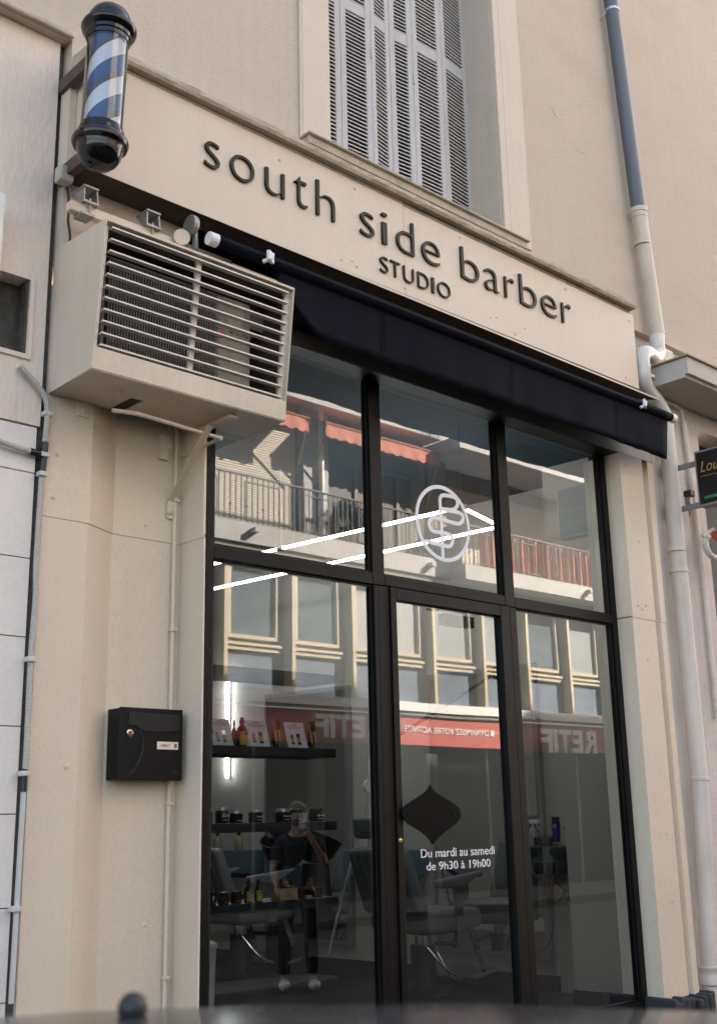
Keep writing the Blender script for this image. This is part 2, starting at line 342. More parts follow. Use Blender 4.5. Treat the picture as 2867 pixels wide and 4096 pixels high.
# window surround: raised bands and sill
mb = MB()
mb.box((3.515, .03, 4.67), (3.715, YW, 7.8)); mb.box((3.50, .034, 4.67), (3.53, YW, 7.8))
mb.box((5.19, .03, 4.67), (5.25, YW, 7.8)); mb.box((5.25, .03, 4.67), (5.31, YW, 7.8)); mb.box((5.31, .033, 4.67), (5.46, YW, 7.8)); mb.box((3.5, .028, 7.6), (5.46, YW, 7.8))
mb.build('window_surround', 'paint', sh, bevel=.004)
mb = MB(); mb.box((3.485, -.055, 4.652), (5.33, YW + .1, 4.664)); mb.box((3.50, -.035, 4.605), (5.32, YW, 4.6519)); mb.build('window_sill', 'cornice', sh, bevel=.003)
A3c = Zm(1867, 0, 1.607)
for path, wd_ in (([(245, 0), (262, 220), (290, 480), (312, 700), (335, 1000), (350, 1210), (356, 1300)], .003), ([(356, 1300), (375, 1380), (398, 1470), (408, 1540)], .008), ([(540, 680), (560, 730), (580, 760)], .0015), ([(1150, 240), (1157, 280)], .002), ([(700, 960), (740, 985), (760, 990)], .0015)):
    ribbon([A3c(a, b2, Y=YW - .0006) + Vector((random.uniform(-.004, .004), 0, 0)) for a, b2 in path], wd_, (0, -1, 0), .0005).build('crack', 'dirt_and_shade', sh)
# cornice (slightly ragged top edge)
def ragged(x0, x1, y0, y1, z0, z1, name, m, amp=.006, step=.05):
    b_ = MB(); n = int((x1 - x0) / step); tr = []
    rows = []
    for i in range(n + 1):
        x = x0 + (x1 - x0) * i / n; j = random.uniform(-amp, amp)
        rows.append([b_.bm.verts.new(q) for q in ((x, y1, z0), (x, y0 + .012, z0), (x, y0 + random.uniform(0, amp), z0 + .015), (x, y0 + random.uniform(0, amp), z1 - .012), (x, y0 + .02 + abs(j), z1 + j * .7), (x, y1, z1 + .012))])
    for a, c in zip(rows, rows[1:]):
        for k in range(6): b_.bm.faces.new([a[k], c[k], c[(k + 1) % 6], a[(k + 1) % 6]])
    b_.bm.faces.new(rows[0]); b_.bm.faces.new(rows[-1][::-1]); return b_.build(name, m, sh)
ragged(2.16, 6.34, -.150, YW + .001, 4.462, 4.512, 'cornice', 'cornice')
ragged(2.2, 6.32, -.105, YW - .001, 4.435, 4.46, 'cornice_bed', 'cornice', .002)
# side casing under the sign at left (cladding): plane A, chamfer B, recess C, reveal
ZJ = 2.36
def clad(z0, z1, off):
    b_ = MB(); yA = .10 - off
    pr = [(2.147, yA), (2.359 + off, yA), (2.529 + off * .5, .19 - off), (2.883 - off, .19 - off), (2.883 - off, -.0015), (2.893, -.0015), (2.893, .44), (2.147, .44)]
    b_.prism(pr, 'z', z0, z1); return b_.build('cladding_panel', 'panel', sh, bevel=.002)
clad(GZ, ZJ + .012, 0); clad(ZJ - .005, 3.40, .0035)
for x, z, y in ((2.20, 2.63, .0965), (2.19, 2.44, .0965), (2.70, 2.42, .1865), (2.31, 1.35, .10), (2.75, 0.72, .19)):
    MB().lathe((x, y, z), [(.012, 0), (.012, .002), (.005, .003), (.005, .007), (.002, .008)], 14, Vector((0, -1, 0))).build('rivet', 'panel', sh)
# lintel
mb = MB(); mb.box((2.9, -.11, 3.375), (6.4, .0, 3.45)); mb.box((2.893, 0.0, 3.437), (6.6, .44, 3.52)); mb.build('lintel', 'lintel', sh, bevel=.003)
MB().box((2.9, -.107, 3.3705), (6.02, -.001, 3.3748)).build('lintel_underside_shade', 'frame', sh)  # dark plate added to paint shade on the lintel's underside
MB().box((2.9, -.085, 3.452), (6.36, -.0, 3.60)).build('lintel_flashing', 'frame_edge', sh)
# right casing
def rcase(z0, z1, off):
    b_ = MB()
    pr = [(6.032, -.0015), (6.032, -.11 - off), (6.285, -.11 - off), (6.330 + off, -.055 - off), (6.345, -.11 - off), (6.40 + off, -.11 - off), (6.40 + off, .44), (6.032, .44)]
    b_.prism(pr, 'z', z0, z1); return b_.build('cladding_panel', 'panel', sh, bevel=.002)
rcase(.09, 2.31, 0); rcase(2.30, 3.374, .0035)
for x, z in ((6.10, 2.38), (6.19, 2.39), (6.14, 2.36), (6.16, 2.05), (6.17, 2.8), (6.09, 3.3), (6.13, 3.3), (6.2, 1.0), (6.2, .62)):
    MB().lathe((x, -.1135 if z > 2.3 else -.11, z), [(.010, 0), (.010, .002), (.004, .003), (.004, .006), (.002, .007)], 12, Vector((0, -1, 0))).build('rivet', 'panel', sh)
mb = MB()
bm_ = mb.bm; bmesh.ops.create_grid(bm_, x_segments=1, y_segments=1, size=.01)
bmesh.ops.delete(bm_, geom=bm_.verts[:], context='VERTS')
for i in range(9):
    x = 6.0 + i * .052; mb.box((x, -.17 - random.uniform(0, .03), GZ), (x + .05, .3, .085 + random.uniform(-.012, .02)))
mb.build('stone_plinth', 'plinth', sh, bevel=.012)
MB().box((2.15, -.03, GZ), (6.0, .3, -.02)).build('door_step', 'plinth', sh, bevel=.01)
# ---- interior shell (walls turned about 6 degrees from the front)
def rw(y): return 6.55 - .11 * y
mb = MB(); mb.hexa([(rw(.3), .3, 0), (rw(.3) + .15, .3, 0), (rw(9) + .15, 9, 0), (rw(9), 9, 0), (rw(.3), .3, 3.43), (rw(.3) + .15, .3, 3.43), (rw(9) + .15, 9, 3.43), (rw(9), 9, 3.43)]); mb.build('interior_side_wall', 'int_wall', sh)
MB().box((2.6, .445, 0), (2.7, 9, 3.43)).build('interior_side_wall', 'int_wall', sh)
MB().box((2.7, 9, 0), (6.5, 9.1, 3.43)).build('interior_back_wall', 'int_wall', sh)
MB().box((2.6, .065, -.019), (6.8, 9.1, 0)).build('interior_floor', 'int_floor', sh)
MB().box((2.895, .065, 3.40), (6.03, .44, 3.436)).build('interior_ceiling_edge', 'int_ceil', sh)
MB().box((2.6, .442, 3.431), (6.8, 9.1, 3.5)).build('interior_ceiling', 'int_ceil', sh)
MB().hexa([(rw(.9) - .015, .95, 0.001), (rw(.9) - .002, .95, 0.001), (rw(8) - .002, 8, 0.001), (rw(8) - .015, 8, 0.001), (rw(.9) - .015, .95, .10), (rw(.9) - .002, .95, .10), (rw(8) - .002, 8, .10), (rw(8) - .015, 8, .10)]).build('skirting', 'skirt', sh)
mb = MB(); mb.hexa([(6.03, .13, .0), (6.5, .18, .0), (6.5, .52, .0), (6.00, .49, .0), (6.03, .13, 3.43), (6.5, .18, 3.43), (6.5, .52, 3.43), (6.00, .49, 3.43)]); mb.build('interior_column', 'int_wall', sh)
MB().hexa([(6.018, .12, .001), (6.5, .17, .001), (6.5, .53, .001), (5.988, .50, .001), (6.018, .12, .10), (6.5, .17, .10), (6.5, .53, .10), (5.988, .50, .10)]).build('skirting', 'skirt', sh)
MB().box((6.04, .07, .0), (6.55, .115, 3.43)).build('column_cladding', 'shelf', sh)
# ---- storefront frame
fr = MB()
D0, D1 = 0.0, 0.06
def fb(x0, x1, z0, z1, y0=D0, y1=D1): fr.box((x0, y0, z0), (x1, y1, z1))
fb(2.897, 2.94, -.02, 3.435); fb(5.98, 6.03, -.02, 3.435)
fb(3.921, 4.003, 2.27, 3.385); fb(4.95, 5.035, 2.27, 3.385)
fb(2.941, 5.979, 3.387, 3.434)
fb(2.941, 3.920, 2.268, 2.33); fb(5.036, 5.979, 2.268, 2.322); fb(4.004, 4.949, 2.272, 2.326)
fb(3.926, 3.953, -.02, 2.267); fb(3.957, 4.036, -.02, 2.269, .004, .062); fb(4.983, 5.042, -.02, 2.267)
fb(2.941, 3.925, -.02, .08); fb(5.043, 5.979, -.02, .08)
fr.build('storefront_frame', 'frame', sh, bevel=.0035)
# glazing beads
gb = MB()
for x0, x1, z0, z1 in ((2.941, 3.925, .08, 2.267), (2.941, 3.92, 2.331, 3.386), (4.004, 4.949, 2.327, 3.386), (5.036, 5.979, 2.323, 3.386), (5.043, 5.979, .08, 2.267)):
    for a in ((x0, x0 + .010), (x1 - .010, x1)): gb.box((a[0], .012, z0 + .001), (a[1], .026, z1 - .001))
    for a in ((z0, z0 + .010), (z1 - .010, z1)): gb.box((x0 + .0101, .0125, a[0]), (x1 - .0101, .0255, a[1]))
gb.build('glazing_bead', 'frame', sh)
for x0, x1, z0, z1 in ((2.936, 3.93, .07, 2.272), (2.936, 3.925, 2.32, 3.39), (4.0, 4.955, 2.32, 3.39), (5.03, 5.985, 2.31, 3.39), (5.038, 5.985, .07, 2.272)):
    g2 = MB(); g2.quad([(x0, .03, z0), (x1, .03, z0), (x1, .03, z1), (x0, .03, z1)]); g2.build('window_pane', 'glass', sh)
dr = MB(); dr.box((4.040, -.004, .0), (4.0815, .052, 2.268)); dr.box((4.90, -.004, .0), (4.978, .052, 2.268)); dr.box((4.082, -.004, 2.206), (4.899, .052, 2.268)); dr.box((4.082, -.004, .0), (4.899, .052, .11))
door = dr.build('door', 'frame', sh, bevel=.003)
g = MB(); g.quad([(4.078, .024, .1), (4.904, .024, .1), (4.904, .024, 2.21), (4.078, .024, 2.21)]); g.build('door_pane', 'glass', door)
MB().lathe((4.055, -.004, 1.02), [(.011, 0), (.011, .004), (.006, .006)], 16, Vector((0, -1, 0))).build('lock', 'gold', door)
MB().box((4.50, .055, 2.13), (4.74, .10, 2.19)).box((4.38, .058, 2.196), (4.46, .075, 2.205)).build('door_closer', 'frame', door)
# dark ogee plate screwed on the door glass
Z5 = Zm(1500, 2600, 2.009)
og = [(440, 1080), (452, 1105), (480, 1140), (530, 1175), (590, 1208), (640, 1240), (675, 1275), (687, 1315), (680, 1355), (655, 1390), (610, 1425), (555, 1465), (505, 1510), (475, 1545), (460, 1565),
      (450, 1545), (425, 1510), (380, 1470), (320, 1432), (265, 1400), (228, 1365), (211, 1320), (215, 1280), (240, 1245), (290, 1212), (345, 1180), (395, 1143), (425, 1108)]
pp = [Z5(a, b_, Y=-.012) for a, b_ in og]
mb = MB(); mb.prism([(p.x, p.z) for p in pp], 'y', -.016, -.008)
pl = mb.build('ogee_plate', 'plate', door, bevel=.0015)
for a, b_ in ((268, 1328), (632, 1322)):
    p = Z5(a, b_, Y=-.016); MB().lathe(p, [(.007, 0), (.006, .003), (.002, .004)], 12, Vector((0, -1, 0))).build('screw', 'frame', pl)
Z6 = Zm(1500, 3300, 2.009)
for s_, a0, a1, b0, b1 in (('Du mardi au samedi', (375, 268), (965, 232), 200, 168), ('de 9h30 à 19h00', (420, 368), (932, 334), 303, 275)):
    p0 = Z6(*a0, Y=.018); p1 = Z6(*a1, Y=.018); zt = Z6((a0[0] + a1[0]) / 2, (b0 + b1) / 2 - 2, Y=.018)
    zb = (p0.z + p1.z) / 2
    text(s_, 'opening_hours', 'sticker', door, (p0.x, .0235, zb), (1, 0, 0), (0, 0, 1), p1.x - p0.x, (zt.z - zb) * 1.03, .0008, .004)
# round monogram on the transom pane
ZE = Zm(1500, 1700, 1.607)
cc = ZE(437, 632, Y=.026)
ring = []
for k in range(65):
    a = k * 2 * math.pi / 64
    ring.append((cc.x + math.cos(a) * .207, .0265, cc.z + math.sin(a) * .205))
N_ = (0, -1, 0)
e1 = ribbon(ring, .022, N_, .001)
gly = [(437, 868), (428, 690), (417, 500), (420, 465), (440, 452), (500, 462), (522, 480), (528, 512), (515, 535), (490, 545), (425, 540)]
def et(path, wd=.022):
    pts = smooth_path([ZE(a, b_, Y=.0265) for a, b_ in path]); bb = ribbon(pts, wd, N_, .001); return bb
e1.build('monogram_sticker', 'sticker', sh)
et(gly).build('monogram_sticker', 'sticker', sh)
gly2 = [(425, 542), (500, 556), (548, 570), (563, 600), (545, 632), (510, 632), (400, 600), (360, 602), (345, 635), (355, 668), (380, 685), (440, 695), (485, 712), (497, 745), (480, 778), (440, 775), (320, 745)]
bb = et(gly2); 
bb.build('monogram_sticker', 'sticker', sh).location.y = -.0012
# ---- shutters (folding leaves)
sb = [640, 745, 932, 1075, 1208, 1388, 1550]
xs = [B2(a, 640, Y=.28).x for a in sb]
xs[0] = 3.70; xs[-1] = 5.19
yoff = [.29, .275, .26, .29, .27, .26, .285]
for i in range(6):
    xa, xb = xs[i] + .0015, xs[i + 1] - .0015; ya, yb = yoff[i], yoff[i + 1]
    L_ = math.hypot(xb - xa, yb - ya); ang = math.atan2(yb - ya, xb - xa); rot = Matrix.Rotation(ang, 3, 'Z')
    def tf(u, v, z): q = rot @ Vector((u, v, 0)); return (xa + q.x, ya + q.y, z)
    def bx(mb_, u0, u1, v0, v1, z0, z1): mb_.hexa([tf(u0, v0, z0), tf(u1, v0, z0), tf(u1, v1, z0), tf(u0, v1, z0), tf(u0, v0, z1), tf(u1, v0, z1), tf(u1, v1, z1), tf(u0, v1, z1)])
    f = MB(); st = .042
    bx(f, 0, st, 0, .03, wz0, wz1); bx(f, L_ - st, L_, 0, .03, wz0, wz1)
    zr = 5.93
    for z0, z1 in ((wz0, wz0 + .03), (zr, zr + .08), (wz1 - .08, wz1)): bx(f, st, L_ - st, .002, .028, z0, z1)
    leaf = f.build('shutter_leaf', 'shutter', sh, bevel=.002)
    for za, zb in ((wz0 + .03, zr), (zr + .08, wz1 - .08)):
        s2 = MB(); n = int((zb - za) / .0265)
        for k in range(n):
            z = za + (k + .5) * (zb - za) / n
            s2.hexa([tf(st, .001, z - .0125), tf(L_ - st, .001, z - .0125), tf(L_ - st, .029, z + .004), tf(st, .029, z + .004), tf(st, .001, z - .0045), tf(L_ - st, .001, z - .0045), tf(L_ - st, .029, z + .010), tf(st, .029, z + .010)])
        s2.build('slats', 'slat', leaf)
    if i in (1, 3):
        for z in (5.7, 4.9): MB().tube([tf(L_ + .001, -.004, z - .035), tf(L_ + .001, -.004, z + .035)], .005, 8).build('hinge', 'shutter', leaf)
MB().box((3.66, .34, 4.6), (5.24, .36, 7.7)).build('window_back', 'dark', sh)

# ------------------------------------------------------------------ fascia sign
sg = thing('fascia_sign', (4.3, -.1, 3.88), 'long cream fascia board with black raised letters above the navy awning', 'sign')
MB().box((2.172, -.10, 3.892), (4.13, YW + .01, 4.462)).build('sign_panel', 'panel', sg, bevel=.0015)
MB().box((4.132, -.10, 3.892), (6.358, YW + .01, 4.434)).build('sign_panel', 'panel', sg, bevel=.0015)
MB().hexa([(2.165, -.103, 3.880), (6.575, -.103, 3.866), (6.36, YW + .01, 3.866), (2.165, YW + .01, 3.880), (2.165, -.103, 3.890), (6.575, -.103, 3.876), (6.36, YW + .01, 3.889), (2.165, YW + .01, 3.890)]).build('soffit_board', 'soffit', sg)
MB().hexa([(2.165, -.106, 3.879), (6.578, -.106, 3.865), (6.575, -.1035, 3.865), (2.165, -.1035, 3.879), (2.165, -.106, 3.8915), (6.578, -.106, 3.8775), (6.575, -.1035, 3.8775), (2.165, -.1035, 3.8915)]).build('edge_trim', 'panel', sg)
yl = -.116
LB = [('s', B1, 1322, 1418, 990), ('o', B2, 40, 193, 1080), ('u', B2, 264, 387, 1160), ('t', B2, 450, 535, 1220), ('h', B2, 592, 709, 1280),
      ('s', B2, 875, 962, 1435), ('i', B2, 1010, 1048, 1460), ('d', B2, 1106, 1217, 1520), ('e', Zm(1000, 900, 1.607), 1110, 1222, 180), ('b', Zm(1000, 900, 1.607), 1360, 1472, 255),
      ('a', B3, 120, 213, 200), ('r', B3, 248, 307, 240), ('b', B3, 345, 447, 265), ('e', B3, 485, 578, 365), ('r', B3, 615, 672, 405)]
zb0 = B3(640, 472, Y=yl).z; zb1 = B1(1385, 1082, Y=yl).z
xh = B1(1370, 903, Y=yl).z - zb1; asc = B2(607, 1145, Y=yl).z - B2(612, 1370, Y=yl).z
print('letters base', zb0, zb1, 'xh', xh, 'asc', asc)
xh *= .97; zbl = (zb0 + zb1) / 2
for ch, F, a0, a1, cy in LB:
    xa = F(a0, cy, Y=yl).x; xb = F(a1, cy, Y=yl).x
    h = {'t': asc * .86, 'h': asc, 'd': asc, 'b': asc, 'i': asc * .93}.get(ch, xh)
    text(ch, 'letter', 'letter', sg, (xa, -.101, zbl), (1, 0, 0), (0, 0, 1), xb - xa, h, .013, -.017)
F5 = Zm(1000, 900, 1.607)
z0 = F5(870, 302, Y=yl).z; z1 = F5(867, 200, Y=yl).z; z3 = F5(1255, 465, Y=yl).z; z4 = F5(1250, 368, Y=yl).z
zs = (z0 + z3) / 2; hs = ((z1 - z0) + (z4 - z3)) / 2
for ch, a0, a1, cy in (('S', 843, 893, 250), ('T', 908, 970, 285), ('U', 993, 1058, 320), ('D', 1085, 1153, 355), ('I', 1174, 1190, 388), ('O', 1212, 1292, 415)):
    xa = F5(a0, cy, Y=yl).x; xb = F5(a1, cy, Y=yl).x; text(ch, 'letter', 'letter', sg, (xa, -.101, zs), (1, 0, 0), (0, 0, 1), xb - xa, hs, .011, -.014)
for F, a, b_ in ((B2, 350, 1028), (B2, 833, 1213), (B2, 1507, 1528), (B3, 632, 253), (B3, 1040, 458), (B3, 312, 540), (B3, 1020, 820), (F5, 687, 267), (F5, 995, 405)):
    p = F(a, b_, Y=-.10); MB().lathe(p, [(.0115, 0), (.011, .002), (.0045, .003), (.004, .007), (.002, .008)], 14, Vector((0, -1, 0))).build('rivet', 'panel', sg)
for F, a, b_ in ((B3, 150, 436), (B3, 188, 436), (B3, 370, 506), (F5, 584, 228), (F5, 655, 235)):
    p = F(a, b_, Y=-.10); MB().lathe(p, [(.004, 0), (.003, .002)], 10, Vector((0, -1, 0))).build('screw', 'ink', sg)

# ------------------------------------------------------------------ awning
aw = thing('retracted_awning', (4.5, 0, 3.7), 'navy fabric awning rolled in under the shop sign with hanging valance and white end caps', 'awning')
p0 = P(840, 964.6, Y=-.30); p1 = P(2688, 1666, Y=-.30)
zb_ = (p0.z + p1.z) / 2
MB().tube([(p0.x + .03, -.30, zb_), (p1.x - .03, -.30, zb_)], .028, 20).build('front_bar', 'awning', aw, smooth=True)
for xa, xb in ((p0.x - .012, p0.x + .035), (p1.x - .035, p1.x + .012)):
    MB().lathe((xa, -.30, zb_), [(.020, 0), (.031, .004), (.031, xb - xa)], 20, Vector((1, 0, 0))).build('end_cap', 'white_plastic', aw, smooth=True)
MB().tube([(2.72, -.10, 3.745), (6.30, -.10, 3.74)], .048, 24).build('roller', 'awning', aw, smooth=True)
# fabric: from the roller top over to the bar, then hanging as a valance with curved ends
mb = MB(); nx = 60; xa, xb = 2.72, 6.34; rows = []
for i in range(nx + 1):
    x = xa + (xb - xa) * i / nx
    zbot = 3.345
    t0 = max(0, 1 - (x - 3.02) / .36); 
    if x < 3.38: zbot = 3.345 + .30 * min(1, t0) ** 1.8
    if x > 6.30: zbot = 3.345 + .015 * (x - 6.30) / .14
    wv_ = .009 * math.sin(x * 5.3) + .005 * math.sin(x * 13 + 1) + .004 * math.sin(x * 31 + 2 * math.sin(x * 3))
    col = [(x, -.12, 3.78), (x, -.20, 3.735), (x, -.265, zb_ + .045), (x, -.30, zb_ + .0305), (x, -.322, zb_ + .021), (x, -.331, zb_ - .002), (x, -.324, zb_ - .020), (x, -.310, zb_ - .0285)]
    H = zb_ - .034 - zbot
    for k in range(7):
        t1 = k / 6; col.append((x, -.300 + .016 * t1 + wv_ * t1, zb_ - .034 - H * t1))
    rows.append([mb.bm.verts.new(q) for q in col])
for a, c in zip(rows, rows[1:]):
    for k in range(len(a) - 1): mb.bm.faces.new([a[k], c[k], c[k + 1], a[k + 1]])
fab = mb.build('fabric', 'awning', aw, smooth=True); sm = fab.modifiers.new('t', 'SOLIDIFY'); sm.thickness = .003
for xs_ in (3.75, 4.75, 5.75):
    sm_ = MB(); H = zb_ - .03 - 3.345
    for d_x in (0, .018):
        pts_ = [(xs_ + d_x, -.3035 + .016 * t1 + (.009 * math.sin(xs_ * 5.3) + .005 * math.sin(xs_ * 13 + 1) + .004 * math.sin(xs_ * 31 + 2 * math.sin(xs_ * 3))) * t1, zb_ - .03 - H * t1) for t1 in (0, .5, 1)]
        sm_.tube(pts_, .0012, 5)
    sm_.build('seam', 'awning', aw)
for F, a, b_ in ((Zm(1000, 900, 1.607), 140, 262), (B3, 1150, 1012)):
    p = F(a, b_, Y=-.345); q = MB(); q.obox((p.x, -.335, zb_ + .002), .055, .018, .05, Matrix.Rotation(.5, 3, 'Z')); q.tube([(p.x - .035, -.322, zb_ - .028), (p.x, -.343, zb_ - .01), (p.x + .01, -.34, zb_ + .02)], .010, 10)
    q.build('bar_clip', 'white_plastic', aw, bevel=.004)
# support rail, brackets and end fittings
MB().box((2.10, -.105, 3.655), (2.95, -.062, 3.70)).build('support_rail', 'panel', aw, bevel=.004)
def bracket(xc):
    b_ = MB()
    b_.box((xc - .036, -.125, 3.775), (xc + .036, -.03, 3.785))
    for s_ in (-1, 1):
        b_.hexa([(xc + s_ * .034 - .004, -.125, 3.700), (xc + s_ * .034 + .004, -.125, 3.700), (xc + s_ * .034 + .004, -.095, 3.700), (xc + s_ * .034 - .004, -.095, 3.700),
                 (xc + s_ * .030 - .004, -.120, 3.7745), (xc + s_ * .030 + .004, -.120, 3.7745), (xc + s_ * .030 + .004, -.035, 3.7745), (xc + s_ * .030 - .004, -.035, 3.7745)])
    b_.box((xc - .038, -.128, 3.7), (xc + .038, -.108, 3.712)); b_.tube([(xc, -.115, 3.64), (xc, -.115, 3.73)], .0055, 8)
    o = b_.build('bracket', 'alu', aw, bevel=.003)
    c = MB(); c.box((xc - .045, -.128, 3.640), (xc + .02, -.055, 3.6535)); c.build('clamp_plate', 'alu', o, bevel=.002)
bracket(2.185); bracket(2.50)
MB().lathe((2.655, -.10, 3.70), [(.036, 0), (.038, .006), (.038, .05)], 28, Vector((-.35, -.9, -.1))).build('end_knob', 'panel', aw, smooth=True)
mb = MB(); mb.lathe((2.70, -.15, 3.765), [(.045, 0), (.050, .01), (.050, .03)], 20, Vector((-1, 0, 0))); mb.hexa([(2.695, -.175, 3.64), (2.71, -.175, 3.64), (2.71, -.145, 3.64), (2.695, -.145, 3.64), (2.695, -.165, 3.75), (2.71, -.165, 3.75), (2.71, -.135, 3.75), (2.695, -.135, 3.75)])
mb.build('roller_bracket', 'alu', aw, bevel=.002)

# ------------------------------------------------------------------ barber pole
pt = P(435, 150, Y=-.35); pb = P(404, 546, Y=-.35)
ax = (pt - pb); H = ax.length; axn = ax.normalized()
bp_ = thing('barber_pole', pb, 'blue and white striped barber pole with glossy black domed caps fixed at the corner', 'barber pole')
MB().lathe(pb, [(.087, 0), (.087, H)], 40, axn).build('glass_cylinder', 'tubeglass', bp_, smooth=True)
# striped drum: spiral strips
def drum(k0, k1, m, rr=.073):
    b_ = MB(); n = 48; seg = 40; turns = H / .19; 
    for t_ in range(n * 4):
        pass
    u = axn.orthogonal().normalized(); v = axn.cross(u)
    step = 64; rings = []
    tw = 2 * math.pi * 1.25
    rings = []
    nz = 60
    for j in range(nz + 1):
        h = H * j / nz; a0 = tw * j / nz
        row = []
        for q in range(7):
            a = (a0) + (k0 + (k1 - k0) * q / 6) * 2 * math.pi
            row.append(b_.bm.verts.new(pb + axn * h + (u * math.cos(a) + v * math.sin(a)) * rr))
        rings.append(row)
    for a, c in zip(rings, rings[1:]):
        for q in range(6): b_.bm.faces.new([a[q], a[q + 1], c[q + 1], c[q]])
    return b_.build('striped_drum', m, bp_, smooth=True)
for k in range(2):
    b0 = k * .5
    drum(b0 + 0, b0 + .22, 'polewhite'); drum(b0 + .22, b0 + .42, 'poleblue'); drum(b0 + .42, b0 + .50, 'polereflect')  # grey strip paints a reflection on the blue into the drum
# caps
def cap(c, A):
    return MB().lathe(c, [(.07, -.040), (.090, -.038), (.092, -.020), (.097, -.016), (.098, .000), (.104, .006), (.114, .016), (.118, .030), (.112, .044), (.098, .050), (.095, .056), (.094, .070), (.088, .092), (.076, .114), (.057, .132), (.034, .142), (.008, .146)], 48, A)
cap(pt + axn * .005, axn).build('top_cap', 'blackgloss', bp_, smooth=True)
cap(pb - axn * .005, -axn).build('bottom_cap', 'blackgloss', bp_, smooth=True)
for zc in (pt.z - .0, pb.z + .02):
    MB().box((2.115, -.29, zc - .035), (2.155, .09, zc + .03)).build('wall_bracket', 'frame_edge', bp_, bevel=.003)
MB().box((2.135, .02, 3.9), (2.170, .10, 4.36)).build('back_plate', 'panel', bp_)
# junction box + cable under it
jb = thing('junction_box', (2.13, 0, 3.86), 'small pale grey junction box with black cable beside the barber pole base', 'junction box')
MB().box((2.085, -.03, 3.83), (2.15, .03, 3.905)).build('box', 'conduit', jb, bevel=.008)
cb = smooth_path([B1(a, b_, Y=.02) for a, b_ in ((430, 1130), (428, 1180), (440, 1250), (446, 1330), (440, 1420), (452, 1520), (440, 1600))])
MB().tube(cb, .006, 8).build('cable', 'cable', jb, smooth=True)

# ------------------------------------------------------------------ AC cage
ac = thing('air_conditioner_cage', (2.64, -.1, 2.88), 'cream sheet metal cage with louvred front around a logo marked unit beside the awning', 'air conditioner')
AXL, AXR = 2.143, 3.142
prof = [(.098, 2.887), (-.262, 2.892), (-.270, 2.985), (-.335, 3.528), (.098, 3.558)]
def side(x0, x1):
    b_ = MB(); b_.prism(prof, 'x', x0, x1); return b_
side(AXL, AXL + .004).build('side_panel', 'cage', ac); side(AXR - .004, AXR).build('side_panel', 'cage', ac)
mb = MB(); mb.hexa([(AXL + .004, -.262, 2.892), (AXR - .004, -.262, 2.892), (AXR - .004, -.258, 2.892), (AXL + .004, -.258, 2.892), (AXL + .004, -.270, 2.985), (AXR - .004, -.270, 2.985), (AXR - .004, -.262, 2.985), (AXL + .004, -.262, 2.985)])
mb.build('front_apron', 'cage', ac, bevel=.0015); mb = MB(); mb.hexa([(AXL + .004, -.335, 3.518), (AXR - .004, -.335, 3.518), (AXR - .004, -.328, 3.518), (AXL + .004, -.328, 3.518), (AXL + .004, -.336, 3.530), (AXR - .004, -.336, 3.530), (AXR - .004, .098, 3.556), (AXL + .004, .098, 3.556)])
mb.build('top_panel', 'panel', ac, bevel=.0015)
# bottom with a slot: pieces
bt = MB(); 
sx0, sx1, sy0 = 2.44, 2.50, -.08
bt.box((AXL + .004, -.2575, 2.888), (sx0, .098, 2.892)); bt.box((sx1, -.2575, 2.888), (AXR - .004, .098, 2.892)); bt.box((sx0, -.2575, 2.888), (sx1, sy0, 2.892))
bt.build('bottom_panel', 'cage', ac)
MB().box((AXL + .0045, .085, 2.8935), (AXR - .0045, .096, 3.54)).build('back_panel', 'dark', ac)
for x_, nm in ((AXL + .005, 'left_shade_liner'), (AXR - .009, 'right_shade_liner')):
    MB().prism([(.084, 2.895), (-.20, 2.895), (-.265, 3.505), (.084, 3.535)], 'x', x_, x_ + .004).build('shade_liner', 'soffit', ac)  # dark liners added to paint the cage's inside as shaded
MB().hexa([(AXL + .01, -.27, 3.500), (AXR - .01, -.27, 3.500), (AXR - .01, .083, 3.520), (AXL + .01, .083, 3.520), (AXL + .01, -.27, 3.504), (AXR - .01, -.27, 3.504), (AXR - .01, .083, 3.524), (AXL + .01, .083, 3.524)]).build('shade_liner', 'soffit', ac)
MB().box((AXL + .01, -.235, 2.8935), (AXR - .01, .083, 2.897)).build('shade_liner', 'soffit', ac)
for x_ in (AXL + .05, 2.64, AXR - .05):
    MB().lathe((x_, -.2625, 2.91), [(.005, 0), (.004, .002), (.001, .0025)], 10, Vector((0, -1, 0))).build('screw', 'cage', ac)
for y_, z_ in ((.03, 2.93), (.03, 3.2), (.03, 3.48), (-.2, 2.93)):
    MB().lathe((AXL, y_, z_), [(.005, 0), (.004, .002), (.001, .0025)], 10, Vector((-1, 0, 0))).build('screw', 'cage', ac)
# louvres
def yf_(z): return -.270 - (z - 2.985) / (3.528 - 2.985) * .065
nl = 10
for k in range(nl + 1):
    z = 3.0 + (3.50 - 3.0) * k / nl
    y = yf_(z)
    MB().hexa([(AXL + .03, y + .001, z - .004), (AXR - .03, y + .001, z - .004), (AXR - .03, y + .024, z - .0055), (AXL + .03, y + .024, z - .0055), (AXL + .03, y + .001, z + .003), (AXR - .03, y + .001, z + .003), (AXR - .03, y + .024, z - .001), (AXL + .03, y + .024, z - .001)]).build('louvre_slat', 'aclouver', ac)
for xa, xb in ((AXL + .0041, AXL + .030), (2.615, 2.640), (AXR - .030, AXR - .0041)):
    st_ = MB(); st_.hexa([(xa, yf_(2.985) + .029, 2.987), (xb, yf_(2.985) + .029, 2.987), (xb, yf_(2.985) + .045, 2.987), (xa, yf_(2.985) + .045, 2.987), (xa, yf_(3.51) + .029, 3.515), (xb, yf_(3.51) + .029, 3.515), (xb, yf_(3.51) + .045, 3.515), (xa, yf_(3.51) + .045, 3.515)])
    st_.build('louvre_stile', 'aclouver', ac)
